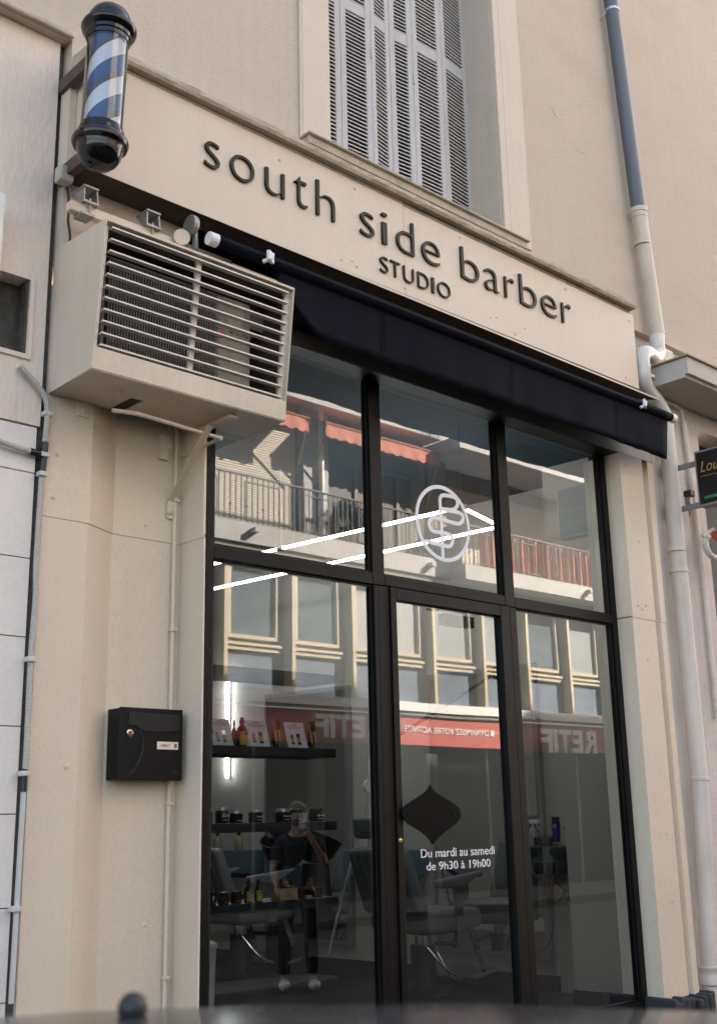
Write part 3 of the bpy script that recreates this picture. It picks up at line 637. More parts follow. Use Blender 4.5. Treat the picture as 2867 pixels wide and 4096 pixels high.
# unit inside with coil guard
MB().box((2.22, -.185, 2.92), (3.00, .03, 3.455)).build('unit_casing', 'acunit', ac, bevel=.012)
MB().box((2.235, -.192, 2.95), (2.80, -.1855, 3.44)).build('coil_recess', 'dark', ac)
fn = MB()
x = 2.235
while x < 2.80:
    fn.tube([(x, -.190, 3.435), (x, -.214, 3.428), (x, -.218, 3.40), (x, -.218, 3.00), (x, -.214, 2.965), (x, -.190, 2.95)], .0033, 6); x += .0135
for z in [3.0 + i * .044 for i in range(10)]: fn.tube([(2.235, -.222, z), (2.80, -.222, z)], .0022, 5)
fn.build('coil_guard', 'coil', ac)
lx, lz = 2.87, 3.275
tri = MB()
def rhomb(cx, cz, ang, s_):
    d1 = Vector((math.cos(ang), math.sin(ang))); d2 = Vector((-d1.y, d1.x))
    c = Vector((cx, cz)); a = c + d1 * s_ * 1.0; pts = [c, c + d1 * s_ * .5 + d2 * s_ * .29, c + d1 * s_, c + d1 * s_ * .5 - d2 * s_ * .29]
    tri.prism([(q.x, q.y) for q in pts], 'y', -.1875, -.1855)
for a in (90, 210, 330): rhomb(lx - .03, lz - .008, R(a), .034)
tri.build('logo', 'red', ac)
text('MITSUBISHI', 'logo_text', 'ink', ac, (lx + .008, -.1855, lz), (1, 0, 0), (0, 0, 1), .125, .019, .0008, .01)
text('ELECTRIC', 'logo_text', 'ink', ac, (lx + .008, -.1855, lz - .026), (1, 0, 0), (0, 0, 1), .10, .019, .0008, .01)
# underside bracket arm, strut and condensate pipe
G = Zm(0, 1400, 1.7856)
mb = MB(); mb.box((2.895 - .02, -.20, 2.868), (2.895 + .02, .10, 2.8865)); mb.box((2.755, .165, 2.74), (2.80, .189, 2.86)); mb.build('support_arm', 'panel', ac, bevel=.002)
a = G(1500, 540, Y=-.19); b_ = G(1215, 1080, Y=.18); c_ = G(1210, 1205, Y=.18)
sb_ = MB(); 
for (p, q) in ((a, b_), (b_, c_)):
    w_ = Vector((.016, 0, 0)); n_ = Vector((0, -.005, 0)); sb_.hexa([p - w_, p + w_, q + w_, q - w_, p - w_ + n_, p + w_ + n_, q + w_ + n_, q - w_ + n_])
sb_.build('support_strut', 'panel', ac)
for (F, u_, v_, y_) in ((G, 1210, 1155, .17), (G, 1212, 690, .165), (G, 598, 438, .09)):
    p = F(u_, v_, Y=y_); MB().lathe(p, [(.013, 0), (.013, .006), (.007, .008), (.007, .014)], 8, Vector((0, -1, 0))).build('bolt', 'panel', ac)
p = G(593, 430, Y=.095); MB().box((p.x - .028, .088, p.z - .03), (p.x + .028, .097, p.z + .05)).build('mount_plate', 'panel', ac)
MB().lathe((2.36, -.12, 2.888), [(.011, 0), (.011, .010), (.007, .011), (.007, .02)], 10, Vector((0, 0, -1))).build('drain_plug', 'panel', ac)
pth = [G(800, 430, Y=-.06), G(985, 455, Y=-.10), G(1575, 630, Y=-.12)]
pth += [G(1310, 760, Y=.165)]
MB().tube(pth, .0095, 10).build('drain_pipe', 'panel', ac, smooth=True)
MB().ball(pth[2], .012).build('pipe_elbow', 'panel', ac, smooth=True)
# vertical painted pipe in the recess
vp = thing('recess_pipe', (2.86, .17, 0), 'thin cream painted pipe running down the recess left of the shopfront', 'pipe')
MB().tube([(2.845, .176, GZ), (2.845, .176, 2.92)], .0105, 12).build('pipe', 'panel', vp, smooth=True)
for z in (2.55, 1.95, 1.2, .5): MB().box((2.83, .160, z), (2.862, .1865, z + .014)).build('pipe_clip', 'panel', vp, bevel=.002)

# ------------------------------------------------------------------ mailbox
mx = thing('mailbox', (2.7, .19, 1.3), 'square black metal mailbox with small name plate on the cream recess', 'mailbox')
mx0, mx1, mz0, mz1, my = 2.539, 2.852, 1.298, 1.597, .09
MB().box((mx0, my + .012, mz0 + .004), (mx1, .187, mz1 - .004)).build('body', 'mailbox', mx, bevel=.004)
md = MB().box((mx0, my, mz0), (mx1, my + .010, mz1)).build('front_door', 'mailbox', mx, bevel=.004)
fl = [(2.580, 1.577), (2.832, 1.572), (2.832, 1.508), (2.80, 1.502), (2.72, 1.4985), (2.66, 1.4985), (2.635, 1.507), (2.615, 1.52), (2.580, 1.522)]
MB().prism(fl, 'y', my - .004, my - .0005).build('letter_flap', 'mailflap', mx, bevel=.0015)
cr_ = smooth_path([(2.632, my - .001, 1.505), (2.652, my - .001, 1.465), (2.648, my - .001, 1.41), (2.62, my - .001, 1.35), (2.588, my - .001, 1.32)]); MB().tube(cr_, [.001] + [.004] * (len(cr_) - 2) + [.001], 8).build('relief', 'mailflap', mx, smooth=True)
MB().lathe((2.588, my, 1.488), [(.0165, 0), (.0165, .003), (.012, .004), (.011, .0055), (.003, .0055)], 24, Vector((0, -1, 0))).build('lock', 'chrome', mx, smooth=True)
npx = MB().box((2.722, my - .003, 1.427), (2.828, my - .0005, 1.459)).build('name_plate', 'paper', mx, bevel=.001)
text('COMPACT', 'plate_text', 'red', npx, (2.737, my - .003, 1.437), (1, 0, 0), (0, 0, 1), .048, .012, .0006, .01)
MB().box((2.807, my - .004, 1.435), (2.821, my - .0031, 1.452)).build('plate_mark', 'red', npx)
MB().prism([(2.797, 1.336), (2.813, 1.341), (2.829, 1.336), (2.829, 1.328), (2.813, 1.323), (2.797, 1.328)], 'y', my - .0015, my - .0005).build('emblem', 'mailflap', mx)

# ------------------------------------------------------------------ left neighbour
nb = thing('left_neighbour_building', (0, .3, -.33), 'neighbouring building with rough stucco above pale tile cladding, left of the barber shop', 'building')
nx1 = 2.118
q0 = [P(20, 700 + 520 / 1.2856, Y=.1)]
hx0, hx1, hz0, hz1 = 1.80, 2.035, 3.035, 3.375
zt = 2.735
mb = MB(); mb.box((-3, .10, hz1), (nx1, .42, 4.599)); mb.box((-3, .10, zt), (nx1, .42, hz0)); mb.box((-3, .10, hz0), (hx0, .42, hz1)); mb.box((hx1, .10, hz0), (nx1, .42, hz1)); mb.build('stucco_wall', 'nbstucco', nb)
mb = MB(); mb.box((hx0 - .02, .088, hz1), (hx1 + .02, .10, hz1 + .02)); mb.box((hx1, .088, hz0 - .02), (hx1 + .02, .10, hz1)); mb.box((hx0 - .02, .088, hz0 - .02), (hx1, .10, hz0)); mb.build('niche_frame', 'nbstucco', nb)
MB().box((hx0 + .001, .18, hz0 + .001), (hx1 - .001, .30, hz1 - .001)).build('niche_back', 'dirt_and_shade', nb)
MB().box((hx1 - .012, .102, hz0 + .001), (hx1 - .0005, .179, hz1 - .001)).build('niche_shade_lining', 'dirt_and_shade', nb)  # dark lining added to paint the niche's side as shaded
mb = MB(); mb.box((-3, .025, 4.600), (2.149, .0495, 4.628)); mb.build('string_course', 'cornice', nb, bevel=.008)
MB().box((-3, .13, GZ), (nx1, .42, zt - .004)).build('tile_backing', 'dirt_and_shade', nb)
zz = [GZ + .01, .165, .50, .83, 1.17, 1.50, 1.85, 2.17, 2.53, 2.73]
for a, c in zip(zz, zz[1:]):
    MB().box((1.2, .105, a + .002), (nx1 - .010, .128, c - .002)).build('cladding_tile', 'tile', nb, bevel=.0015)
MB().box((nx1, .12, GZ), (2.146, .42, 4.599)).build('joint_filler', 'dirt_and_shade', nb)
# conduits
cn = thing('corrugated_conduit', (2.1, .08, 2.5), 'corrugated grey conduit with black tape running down the joint beside the tiles', 'conduit')
def corr(pts, r, name='corrugated_tube', m='conduit'):
    L_ = 0; P2 = [Vector(pts[0])]
    for a, c in zip(pts, pts[1:]):
        a = Vector(a); c = Vector(c); n = max(1, int((c - a).length / .0045))
        for k in range(1, n + 1): P2.append(a.lerp(c, k / n))
    rs = [r * (1.0 if (i // 1) % 2 else .84) for i in range(len(P2))]
    MB().tube(P2, rs, 10).build(name, m, cn)
cpt = [(140, 115), (200, 175), (270, 255), (325, 340), (342, 430), (338, 520), (325, 660)]
p_ = [G(a, b_, Y=.075) for a, b_ in cpt]; sp = smooth_path(p_, 5); corr(sp, .0135)
dn = [G(325, 660, Y=.085), G(312, 800, Y=.085), G(300, 900, Y=.085)]
MB().tube(dn, .0150, 12).build('tape_wrap', 'tape', cn, smooth=True)
Z8 = Zm(0, 2500, 1.439)
lw = [G(300, 900, Y=.085), G(262, 1500, Y=.085), G(255, 1786, Y=.085), Z8(180, 180, Y=.085), Z8(152, 760, Y=.085), Z8(143, 830, Y=.085)]
corr(smooth_path(lw, 6), .0125)
MB().tube([Z8(143, 830, Y=.085), Z8(137, 960, Y=.085)], .0125, 12).build('tape_wrap', 'tape', cn, smooth=True)
MB().tube([Z8(137, 960, Y=.085), Z8(65, 2180, Y=.085)], .0105, 4).build('trunking', 'trunk', cn)
corr(smooth_path([G(-60, 625, Y=.075), G(0, 650, Y=.075), G(110, 690, Y=.075), G(215, 722, Y=.075)], 5), .0125)
MB().tube([G(215, 722, Y=.075), G(318, 750, Y=.08)], .0150, 12).build('tape_wrap', 'tape', cn, smooth=True)
for F, a, b_ in ((G, 342, 455), (G, 318, 748), (G, 306, 885), (Z8, 180, 197), (Z8, 141, 855), (Z8, 88, 1635)):
    p = F(a, b_, Y=.075); MB().box((p.x - .018, .062, p.z - .010), (p.x + .018, .099, p.z + .010)).build('clip', 'trunk', cn, bevel=.003)
# white cabinet at the very left edge
cbx = thing('white_wall_cabinet', (1.7, 0, 3.6), 'white metal cabinet edge on the stucco wall at the far left', 'cabinet')
p = B1(45, 1240, Y=-.02); q = B1(10, 1607, Y=-.02)
MB().box((1.35, -.02, 3.28), (p.x, .099, p.z)).build('case', 'white_plastic', cbx, bevel=.012)

# ------------------------------------------------------------------ right neighbour
rn = thing('right_neighbour_building', (9, .3, -.33), 'pale grey neighbouring shop wall with projecting concrete canopy, right of the barber shop', 'building')
MB().box((6.402, .06, GZ), (7.339, .44, 3.437)).box((6.602, .0615, 3.438), (7.339, .0995, 3.989)).build('wall', 'white_wall', rn)
MB().box((7.34, .062, 3.86), (62, .44, 3.989)).build('wall_above_opening', 'white_wall', rn)
MB().box((7.34, .25, GZ), (62, .44, 3.859)).build('shopfront_recess', 'op_dark', rn)  # this and the wall above run on unseen to block low sun
cxl, cyf = 6.64, -.315
mb = MB(); mb.prism([(.0985, 4.14), (cyf, 4.14), (cyf, 4.016), (cyf + .03, 4.016), (cyf + .03, 3.995), (.0985, 3.995)], 'x', cxl, 12); mb.build('canopy_slab', 'canopy', rn, bevel=.004)
MB().box((cxl - .02, cyf - .02, 4.142), (12, .098, 4.152)).build('canopy_flashing', 'cornice', rn)
gb_ = thing('cable_box', (6.8, 0, 4.2), 'cream plastic cable box on the wall above the concrete canopy', 'junction box')
MB().box((6.80, -.05, 4.19), (6.93, .045, 4.34)).build('box', 'beige_pipe', gb_, bevel=.012)
MB().lathe((6.80, 0, 4.29), [(.016, 0), (.015, .002)], 16, Vector((-1, 0, 0))).build('emblem', 'panel', gb_)
# downpipe
dp = thing('grey_downpipe', (6.4, -.08, 5.3), 'dark grey pipe running down the upper wall into the cream pipe socket', 'drainpipe')
yP = -.03
A3 = Zm(1867, 0, 1.607)
a = A3(920, 0, Y=yP); b_ = A3(1103, 1375, Y=yP); top = a + (a - b_) * .8
MB().tube([top, b_], .052, 24).build('pipe', 'grey_pipe', dp, smooth=True)
c = A3(930, 72, Y=yP); MB().lathe(c, [(.054, -.01), (.056, -.01), (.056, .01), (.054, .01)], 24, (top - b_)).build('collar', 'galv', dp, smooth=True)
MB().tube([c + Vector((-.04, .0, -.01)), c + Vector((-.06, .08, -.06))], .006, 8).build('collar_bolt', 'galv', dp)
dq = thing('cream_downpipe', (6.55, -.05, -.3), 'cream and pale downpipe with an S bend passing behind the awning end to the ground', 'drainpipe')
C1 = Zm(2450, 1250, 2.187)
ax_ = (b_ - a).normalized()
q1 = C1(385, 200, Y=yP)
MB().tube([b_ + ax_ * -.02, b_ + (q1 - b_) * .12, q1], [.060, .055, .055], 24).build('upper_pipe', 'beige_pipe', dq, smooth=True)
MB().lathe(b_ + ax_ * -.01, [(.056, -.03), (.066, -.028), (.066, .005), (.061, .01), (.061, .045)], 24, ax_).build('socket', 'beige_pipe', dq, smooth=True)
MB().lathe(A3(1125, 1570, Y=yP), [(.056, -.008), (.0585, -.008), (.0585, .008), (.056, .008)], 24, ax_).build('collar', 'beige_pipe', dq, smooth=True)
bend = [q1, C1(385, 290, Y=yP), C1(395, 340, Y=yP), C1(385, 385, Y=yP - .01), C1(345, 385, Y=yP - .03), C1(300, 355, Y=yP - .05), C1(262, 365, Y=yP - .06), C1(250, 420, Y=yP - .06), C1(262, 500, Y=yP - .06), C1(268, 590, Y=yP - .05), C1(300, 680, Y=yP - .03), C1(365, 760, Y=yP), C1(430, 860, Y=yP), C1(458, 960, Y=yP)]
MB().tube(smooth_path(bend, 6), .054, 24).build('s_bend', 'white_pvc', dq, smooth=True)
H7 = Zm(2500, 2200, 2.087)
low = [C1(458, 960, Y=yP), C1(478, 1300, Y=yP), C1(530, 1900, Y=yP), H7(435, 80, Y=yP)]
MB().tube([C1(458, 960, Y=yP), H7(447, 180, Y=yP), H7(615, 1910, Y=yP), P(2850, 4096, Y=yP)], .056, 24).build('lower_pipe', 'pale_pipe', dq, smooth=True)
for F, u_, v_, rr in ((H7, 445, 180, .062), (H7, 615, 1910, .062), (C1, 230, 490, .057), (C1, 265, 575, .057), (C1, 552, 2080, .060)):
    if F is C1 and v_ < 800: c = F(u_ + 30, v_, Y=yP - .058)
    else: c = F(u_, v_, Y=yP)
    MB().lathe(c, [(rr - .003, -.012), (rr, -.010), (rr, .010), (rr - .003, .012)], 24).build('collar', 'pale_pipe' if v_ > 800 or F is H7 else 'white_pvc', dq, smooth=True)
p = P(2838, 3900, Y=yP); MB().lathe((p.x, yP, p.z), [(.057, -.06), (.075, -.05), (.075, -.02), (.066, .0), (.066, .03), (.07, .035), (.07, .05), (.058, .055)], 24).build('foot_socket', 'pale_pipe', dq, smooth=True)
# thin side pipe
tp = thing('thin_wall_pipe', (7.1, 0, 3), 'thin pale pipe with clips under the canopy, right of the large downpipe', 'pipe')
pts = [C1(430, 770, Y=.03), C1(520, 805, Y=.03), C1(585, 840, Y=.03), C1(605, 900, Y=.03), C1(615, 960, Y=.03)]
MB().tube(smooth_path(pts, 4), .010, 8).build('thin_conduit', 'pale_pipe', tp, smooth=True)
MB().tube([C1(620, 960, Y=.03), C1(700, 1600, Y=.03), H7(655, 300, Y=.03), H7(766, 1400, Y=.03)], .020, 14).build('pipe', 'pale_pipe', tp, smooth=True)
p = H7(655, 310, Y=.03); MB().lathe(p, [(.022, -.008), (.024, -.008), (.024, .008), (.022, .008)], 16).build('clip', 'pale_pipe', tp)
# hanging sign
hs_ = thing('hanging_shop_sign', (6.86, -.4, 3.1), 'black projecting sign board with gold script and green white red strip, right of the awning', 'sign')
bx0 = 6.80; zt_, zb2 = 3.51, 3.12; ya_, yb_ = -.20, -.92
MB().box((bx0, yb_, zb2), (bx0 + .09, ya_, zt_)).build('sign_case', 'mirror_frame', hs_, bevel=.003)
for x_, nn in ((bx0, -1),):
    MB().box((x_ - .002, yb_ + .014, zb2 + .014), (x_ - .0005, ya_ - .014, zt_ - .014)).build('sign_face', 'signblack', hs_)
text('Lou', 'sign_text', 'gold_line', hs_, (bx0 - .002, ya_ - .04, 3.355), (0, -1, 0), (0, 0, 1), .125, .075, .001, -.006, shear=.25)
text('nini', 'sign_text', 'gold_line', hs_, (bx0 - .002, ya_ - .185, 3.358), (0, -1, 0), (0, 0, 1), .16, .055, .001, -.006, shear=.25)
text('Pasta', 'sign_text', 'gold_line', hs_, (bx0 - .002, ya_ - .22, 3.24), (0, -1, 0), (0, 0, 1), .18, .05, .001, -.006, shear=.25)
ribbon([(bx0 - .002, ya_ - .035, 3.325), (bx0 - .002, ya_ - .66, 3.325)], .003, (-1, 0, 0), .001).build('underline', 'gold_line', hs_)
for k, mm in enumerate(('green', 'white_plastic', 'red')):
    MB().box((bx0 - .004, ya_ - .05 - (k + 1) * .10, 3.165), (bx0 - .0021, ya_ - .05 - k * .10, 3.183)).build('flag_stripe', mm, hs_)
for z in (3.44, 3.145):
    MB().box((bx0 + .03, ya_, z - .018), (bx0 + .055, .06, z + .018)).build('mounting_arm', 'mirror_frame', hs_, bevel=.002)
    MB().box((bx0 + .0, .045, z - .06), (bx0 + .08, .0595, z + .035)).build('wall_plate', 'pale_pipe', hs_)
cam_ = thing('small_spotlight', (6.7, -.1, 3.2), 'tiny black spotlight on a bracket under the projecting sign', 'spotlight')
p = C1(655, 1590, Y=-.05); MB().box((p.x - .03, -.09, p.z - .022), (p.x + .03, -.03, p.z + .022)).build('head', 'cable', cam_, bevel=.006)
MB().box((p.x - .018, -.07, p.z - .075), (p.x + .022, -.03, p.z - .023)).tube([(p.x, -.05, p.z - .07), (p.x + .05, -.02, p.z - .14)], .006, 8).build('bracket', 'alu', cam_, bevel=.003)
# folded awning arm of the neighbour
fa = thing('neighbour_awning_arm', (7.3, -.1, 2.9), 'cream metal awning arm joint at the right edge below the hanging sign', 'awning')
mb = MB(); 
for (u0, v0, u1, v1) in ((780, 1960, 880, 1900), (800, 2000, 812, 2080), (790, 1930, 850, 1975)):
    mb.tube([C1(u0, v0, Y=-.06), C1(u1, v1, Y=-.10)], .017, 8)
mb.lathe(C1(880, 1945, Y=-.10), [(.036, -.02), (.036, .03)], 18, Vector((-1, -.3, 0)))
pr_ = smooth_path([C1(800, 2020, Y=-.12), C1(840, 2110, Y=-.12), C1(900, 2150, Y=-.12), C1(990, 2170, Y=-.12)]); mb.tube(pr_, .022, 10); mb.build('arm', 'pale_pipe', fa, smooth=True)
MB().lathe(C1(905, 1955, Y=-.12), [(.032, -.03), (.034, .03)], 18, Vector((-1, -.3, 0))).build('red_cap', 'red', fa, smooth=True)

# ------------------------------------------------------------------ interior
# LED rectangle hanging from the ceiling
ld = thing('led_light_ring', (5.3, 1.5, 2.9), 'rectangular hanging ceiling light of bright white tubes seen through the transom panes', 'ceiling light')
lc = [Vector((4.60, 2.95, 2.9)), Vector((4.92, .27, 2.9)), Vector((5.46, .43, 2.9)), Vector((5.13, 3.75, 2.9))]
for k in range(4):
    a, b_ = lc[k], lc[(k + 1) % 4]; d = (b_ - a).normalized(); MB().tube([a + d * .02, b_ - d * .02], .0095, 8).build('tube', 'led', ld)
mb = MB()
for a in lc: mb.obox(a, .05, .05, .03)
for a in (lc[0].lerp(lc[1], .45), lc[3].lerp(lc[2], .45)): mb.obox(a, .04, .05, .028)
mb.build('connector', 'white_plastic', ld)
mb = MB()
for a in lc + [lc[0].lerp(lc[1], .45), lc[3].lerp(lc[2], .45)]: mb.tube([a, a + Vector((0, 0, .53))], .0012, 4)
mb.build('suspension_wire', 'mirror_frame', ld)
# display shelves
SY0, SY1 = .30, .54
shz = [1.842, 1.470, 1.118, .762]; names = ['empty top black shelf in the left window pane', 'black shelf carrying white cards and dark tubes in the left window pane', 'black shelf carrying dark screw top jars in the left window pane', 'lowest black shelf with a kraft box and small bottles in the left window pane']
for z, nm in zip(shz, names):
    s_ = MB().box((2.702, SY0, z - .042), (3.922, SY1, z)).build('display_shelf', 'shelf', None, bevel=.002); tag(s_, nm, 'shelf', 'display shelves in the left window')
Z3 = Zm(750, 2400, 2.009); Z4 = Zm(750, 3100, 2.009)
def spot(F, u0, u1, v, Y=.35):
    a = F(u0, v, Y=Y); b_ = F(u1, v, Y=Y); return (a.x + b_.x) / 2, b_.x - a.x
def bottle(x, w_, z, h, y, mm, label, lm='gold_label', g=None, lab=True, prof=None):
    t_ = thing('bottle', (x, y, z), label, 'bottle', g); r = w_ / 2
    MB().lathe((x, y, z + .001), prof or [(r * .92, 0), (r, .004), (r, h * .52), (r * .8, h * .62), (r * .36, h * .74), (r * .34, h * .80)], 20).build('body', mm, t_, smooth=True)
    MB().lathe((x, y, z + h * .80), [(r * .45, 0), (r * .45, h * .12), (r * .3, h * .13), (r * .3, h * .2)], 14).build('cap', 'blacktube', t_, smooth=True)
    if lab:
        lb = MB(); n = 10; R1 = r * 1.01; vs = []
        for k in range(n + 1):
            a = R(-150 + 120 * k / n); vs.append((lb.bm.verts.new((x + math.cos(a) * R1, y + math.sin(a) * R1, z + h * .05)), lb.bm.verts.new((x + math.cos(a) * R1, y + math.sin(a) * R1, z + h * .5))))
        for a, b_ in zip(vs, vs[1:]): lb.bm.faces.new([a[0], b_[0], b_[1], a[1]])
        lb.build('label', lm, t_)
        MB().box((x - r * .5, y - r * 1.06, z + h * .40), (x + r * .5, y - r * 1.03, z + h * .46)).build('label_band', 'ink', t_)
    return t_
def jar(x, w_, z, h, y, label, lid='silver', g=None, mm='jar', cat='jar', lt=None, lc_='sticker'):
    t_ = thing('jar', (x, y, z), label, cat, g); r = w_ / 2
    MB().lathe((x, y, z + .001), [(r * .9, 0), (r, .005), (r, h * .72), (r * .88, h * .78)], 22).build('body', mm, t_, smooth=True)
    MB().lathe((x, y, z + h * .785), [(r * .94, 0), (r * .94, h * .2), (r * .88, h * .215)], 22).build('lid', lid, t_, smooth=True)
    if lt: text(lt, 'label_text', lc_, t_, (x - r * .62, y - r * 1.02, z + h * .38), (1, 0, 0), (0, 0, 1), r * 1.24, h * .16, .001, .01, shear=.15)
    MB().box((x - r * .5, y - r * 1.03, z + h * .2), (x + r * .5, y - r * 1.01, z + h * .23)).build('label_line', lc_, t_)
    return t_
def tube_(x, w_, z, h, y, label, g):
    t_ = thing('cosmetic_tube', (x, y, z), label, 'tube', g); b_ = MB(); n = 16; rows = []
    for k in range(8):
        q = k / 7; hz = z + h * .14 + h * .86 * q; rx = w_ / 2 * (.72 + .28 * q); ry = w_ * .36 * (1 - q) + .002
        rows.append([b_.bm.verts.new((x + math.cos(a * 2 * math.pi / n) * rx, y + math.sin(a * 2 * math.pi / n) * ry, hz)) for a in range(n)])
    for a, c in zip(rows, rows[1:]):
        for j in range(n): b_.bm.faces.new([a[j], a[(j + 1) % n], c[(j + 1) % n], c[j]])
    b_.bm.faces.new(rows[0]); b_.bm.faces.new(rows[-1]); b_.build('body', 'blacktube', t_, smooth=True)
    MB().lathe((x, y, z), [(w_ * .26, 0), (w_ * .28, h * .14)], 14).build('cap', 'jar', t_)
    MB().hexa([(x - w_ * .30, y - w_ * .345, z + h * .2), (x + w_ * .30, y - w_ * .345, z + h * .2), (x + w_ * .30, y - w_ * .30, z + h * .2), (x - w_ * .30, y - w_ * .30, z + h * .2), (x - w_ * .36, y - w_ * .19, z + h * .62), (x + w_ * .36, y - w_ * .19, z + h * .62), (x + w_ * .36, y - w_ * .15, z + h * .62), (x - w_ * .36, y - w_ * .15, z + h * .62)]).build('label', 'gold_label', t_)
z2 = shz[1]
for u0, u1, tl, lines in ((190, 365, 'white display card leftmost on the card shelf, before the amber bottles', ('DE NOUVEAUX PRODUITS', 'À ADORER')), (478, 660, 'white display card in the middle of the shelf, right of the amber bottles', ('PRODUITS COIFFANTS', 'CONÇUS ARTISANALEMENT')), (790, 958, 'white display card between the two dark tubes on the shelf', ('POUR UN RASAGE DANS', 'LES RÈGLES DE L ART'))):
    x, w_ = spot(Z3, u0, u1, 1020); w_ *= .92; t_ = thing('display_card', (x, .36, z2), tl, 'display card', 'product cards on the shelf')
    hc = .128; yb, yt_ = .335, .375
    MB().hexa([(x - w_ / 2, yb, z2 + .001), (x + w_ / 2, yb, z2 + .001), (x + w_ / 2, yb + .003, z2 + .001), (x - w_ / 2, yb + .003, z2 + .001), (x - w_ / 2, yt_, z2 + hc), (x + w_ / 2, yt_, z2 + hc), (x + w_ / 2, yt_ + .003, z2 + hc), (x - w_ / 2, yt_ + .003, z2 + hc)]).build('card', 'card', t_)
    sl = Vector((0, yt_ - yb, hc)).normalized()
    def on(a, b2): return Vector((x - w_ / 2 + a * w_, yb - .0006, z2 + .001)) + sl * b2 * math.hypot(yt_ - yb, hc)
    text(lines[0], 'card_text', 'ink', t_, on(.12, .80), (1, 0, 0), sl, w_ * .76, .0055, .0004); text(lines[1], 'card_text', 'ink', t_, on(.22, .745), (1, 0, 0), sl, w_ * .56, .0055, .0004)
    def patch(a0, a1, b0, b1, mm, nm, lift=.001):
        n_ = Vector((0, -1, 0)) * lift; MB().quad([on(a0, b0) + n_, on(a1, b0) + n_, on(a1, b1) + n_, on(a0, b1) + n_]); g_ = MB(); p4 = [on(a0, b0), on(a1, b0), on(a1, b1), on(a0, b1)]; g_.hexa([q + n_ for q in p4] + [q for q in p4]); g_.build(nm, mm, t_)
    patch(.36, .64, .88, .93, 'gold_label', 'card_badge'); patch(.22, .34, .14, .50, 'blacktube', 'printed_tube'); patch(.235, .325, .2, .38, 'gold_label', 'printed_label', .0015)
    patch(.52, .70, .13, .56, 'amber', 'printed_bottle'); patch(.54, .68, .2, .40, 'gold_label', 'printed_label', .0015)
for u0, u1, h, y, lb in ((150, 212, .12, .37, 'amber bottle half hidden by the left edge of the window on the card shelf'), (352, 398, .13, .42, 'amber bottle standing behind the front bottle on the card shelf'), (392, 486, .137, .35, 'large amber bottle with yellow label between the first two white cards')):
    x, w_ = spot(Z3, u0, u1, 1080, y); bottle(x, w_ * .78, z2, h, y, 'amber', lb, g='amber bottles on the card shelf')
for u0, u1, lb in ((674, 764, 'black squeeze tube with yellow label right of the middle card'), (962, 1048, 'black squeeze tube with yellow label at the right end of the card shelf')):
    x, w_ = spot(Z3, u0, u1, 1000); tube_(x, w_ * .8, z2, .138, .36, lb, 'black tubes on the card shelf')
z3 = shz[2]
for u0, u1, h, lid, lt, lb in ((160, 210, .068, 'silver', None, 'dark jar cut by the left window post on the jar shelf'), (235, 340, .075, 'silver', 'SOUTH', 'tall dark jar with silver lid and round emblem on the jar shelf'), (345, 453, .056, 'silver', None, 'low dark jar turned to its plain side, silver lid, on the jar shelf'), (503, 613, .062, 'silver', "Morgan's", 'dark jar with silver lid and white script standing alone mid shelf'), (717, 826, .062, 'silver', "Morgan's", 'dark jar with silver lid and white script beside a black lidded jar'), (832, 936, .060, 'jar', None, 'black lidded jar right of the silver lidded script jar'), (990, 1098, .063, 'jar', 'M', 'black lidded jar at the right end of the jar shelf')):
    x, w_ = spot(Z4, u0, u1, 330); jar(x, w_ * .82, z3, h, .36, lb, lid, 'jars on the jar shelf', lt=lt)
z4 = shz[3]
for u0, u1, h, lb in ((180, 245, .055, 'brown jar leftmost on the lowest shelf'), (252, 345, .055, 'brown jar second from left on the lowest shelf'), (352, 450, .055, 'brown jar left of the two yellow labelled bottles on the lowest shelf'), (880, 965, .050, 'brown jar right beside the kraft box'), (1012, 1100, .050, 'small brown jar at the right end of the lowest shelf')):
    x, w_ = spot(Z4, u0, u1, 980); jar(x, w_ * .8, z4, h, .36, lb, 'jar', 'brown jars on the lowest shelf', mm='amber', lc_='gold_label')
for u0, u1, lb in ((455, 525, 'amber bottle with yellow label, left one of the pair on the lowest shelf'), (535, 603, 'amber bottle with yellow label, right one of the pair on the lowest shelf')):
    x, w_ = spot(Z4, u0, u1, 960); bottle(x, w_ * .85, z4, .102, .35, 'amber', lb, g='pair of amber bottles on the lowest shelf')
x, w_ = spot(Z4, 708, 878, 980); kb = thing('kraft_box', (x, .36, z4), 'brown kraft paper box with oval window on the lowest shelf', 'box')
MB().box((x - w_ * .42, .33, z4 + .001), (x + w_ * .42, .40, z4 + .052)).build('carton', 'kraft', kb, bevel=.001)
MB().lathe((x, .3295, z4 + .027), [(.017, 0), (.017, .0008)], 24, Vector((0, -1, 0))).build('oval_window', 'mirror_frame', kb)
text('Morgan\'s', 'box_text', 'ink', kb, (x + .005, .33, z4 + .005), (1, 0, 0), (0, 0, 1), .03, .008, .0005)
jar(x, w_ * .72, z4 + .053, .042, .365, 'clear lidded amber jar standing on the kraft box', 'jar', mm='amber')
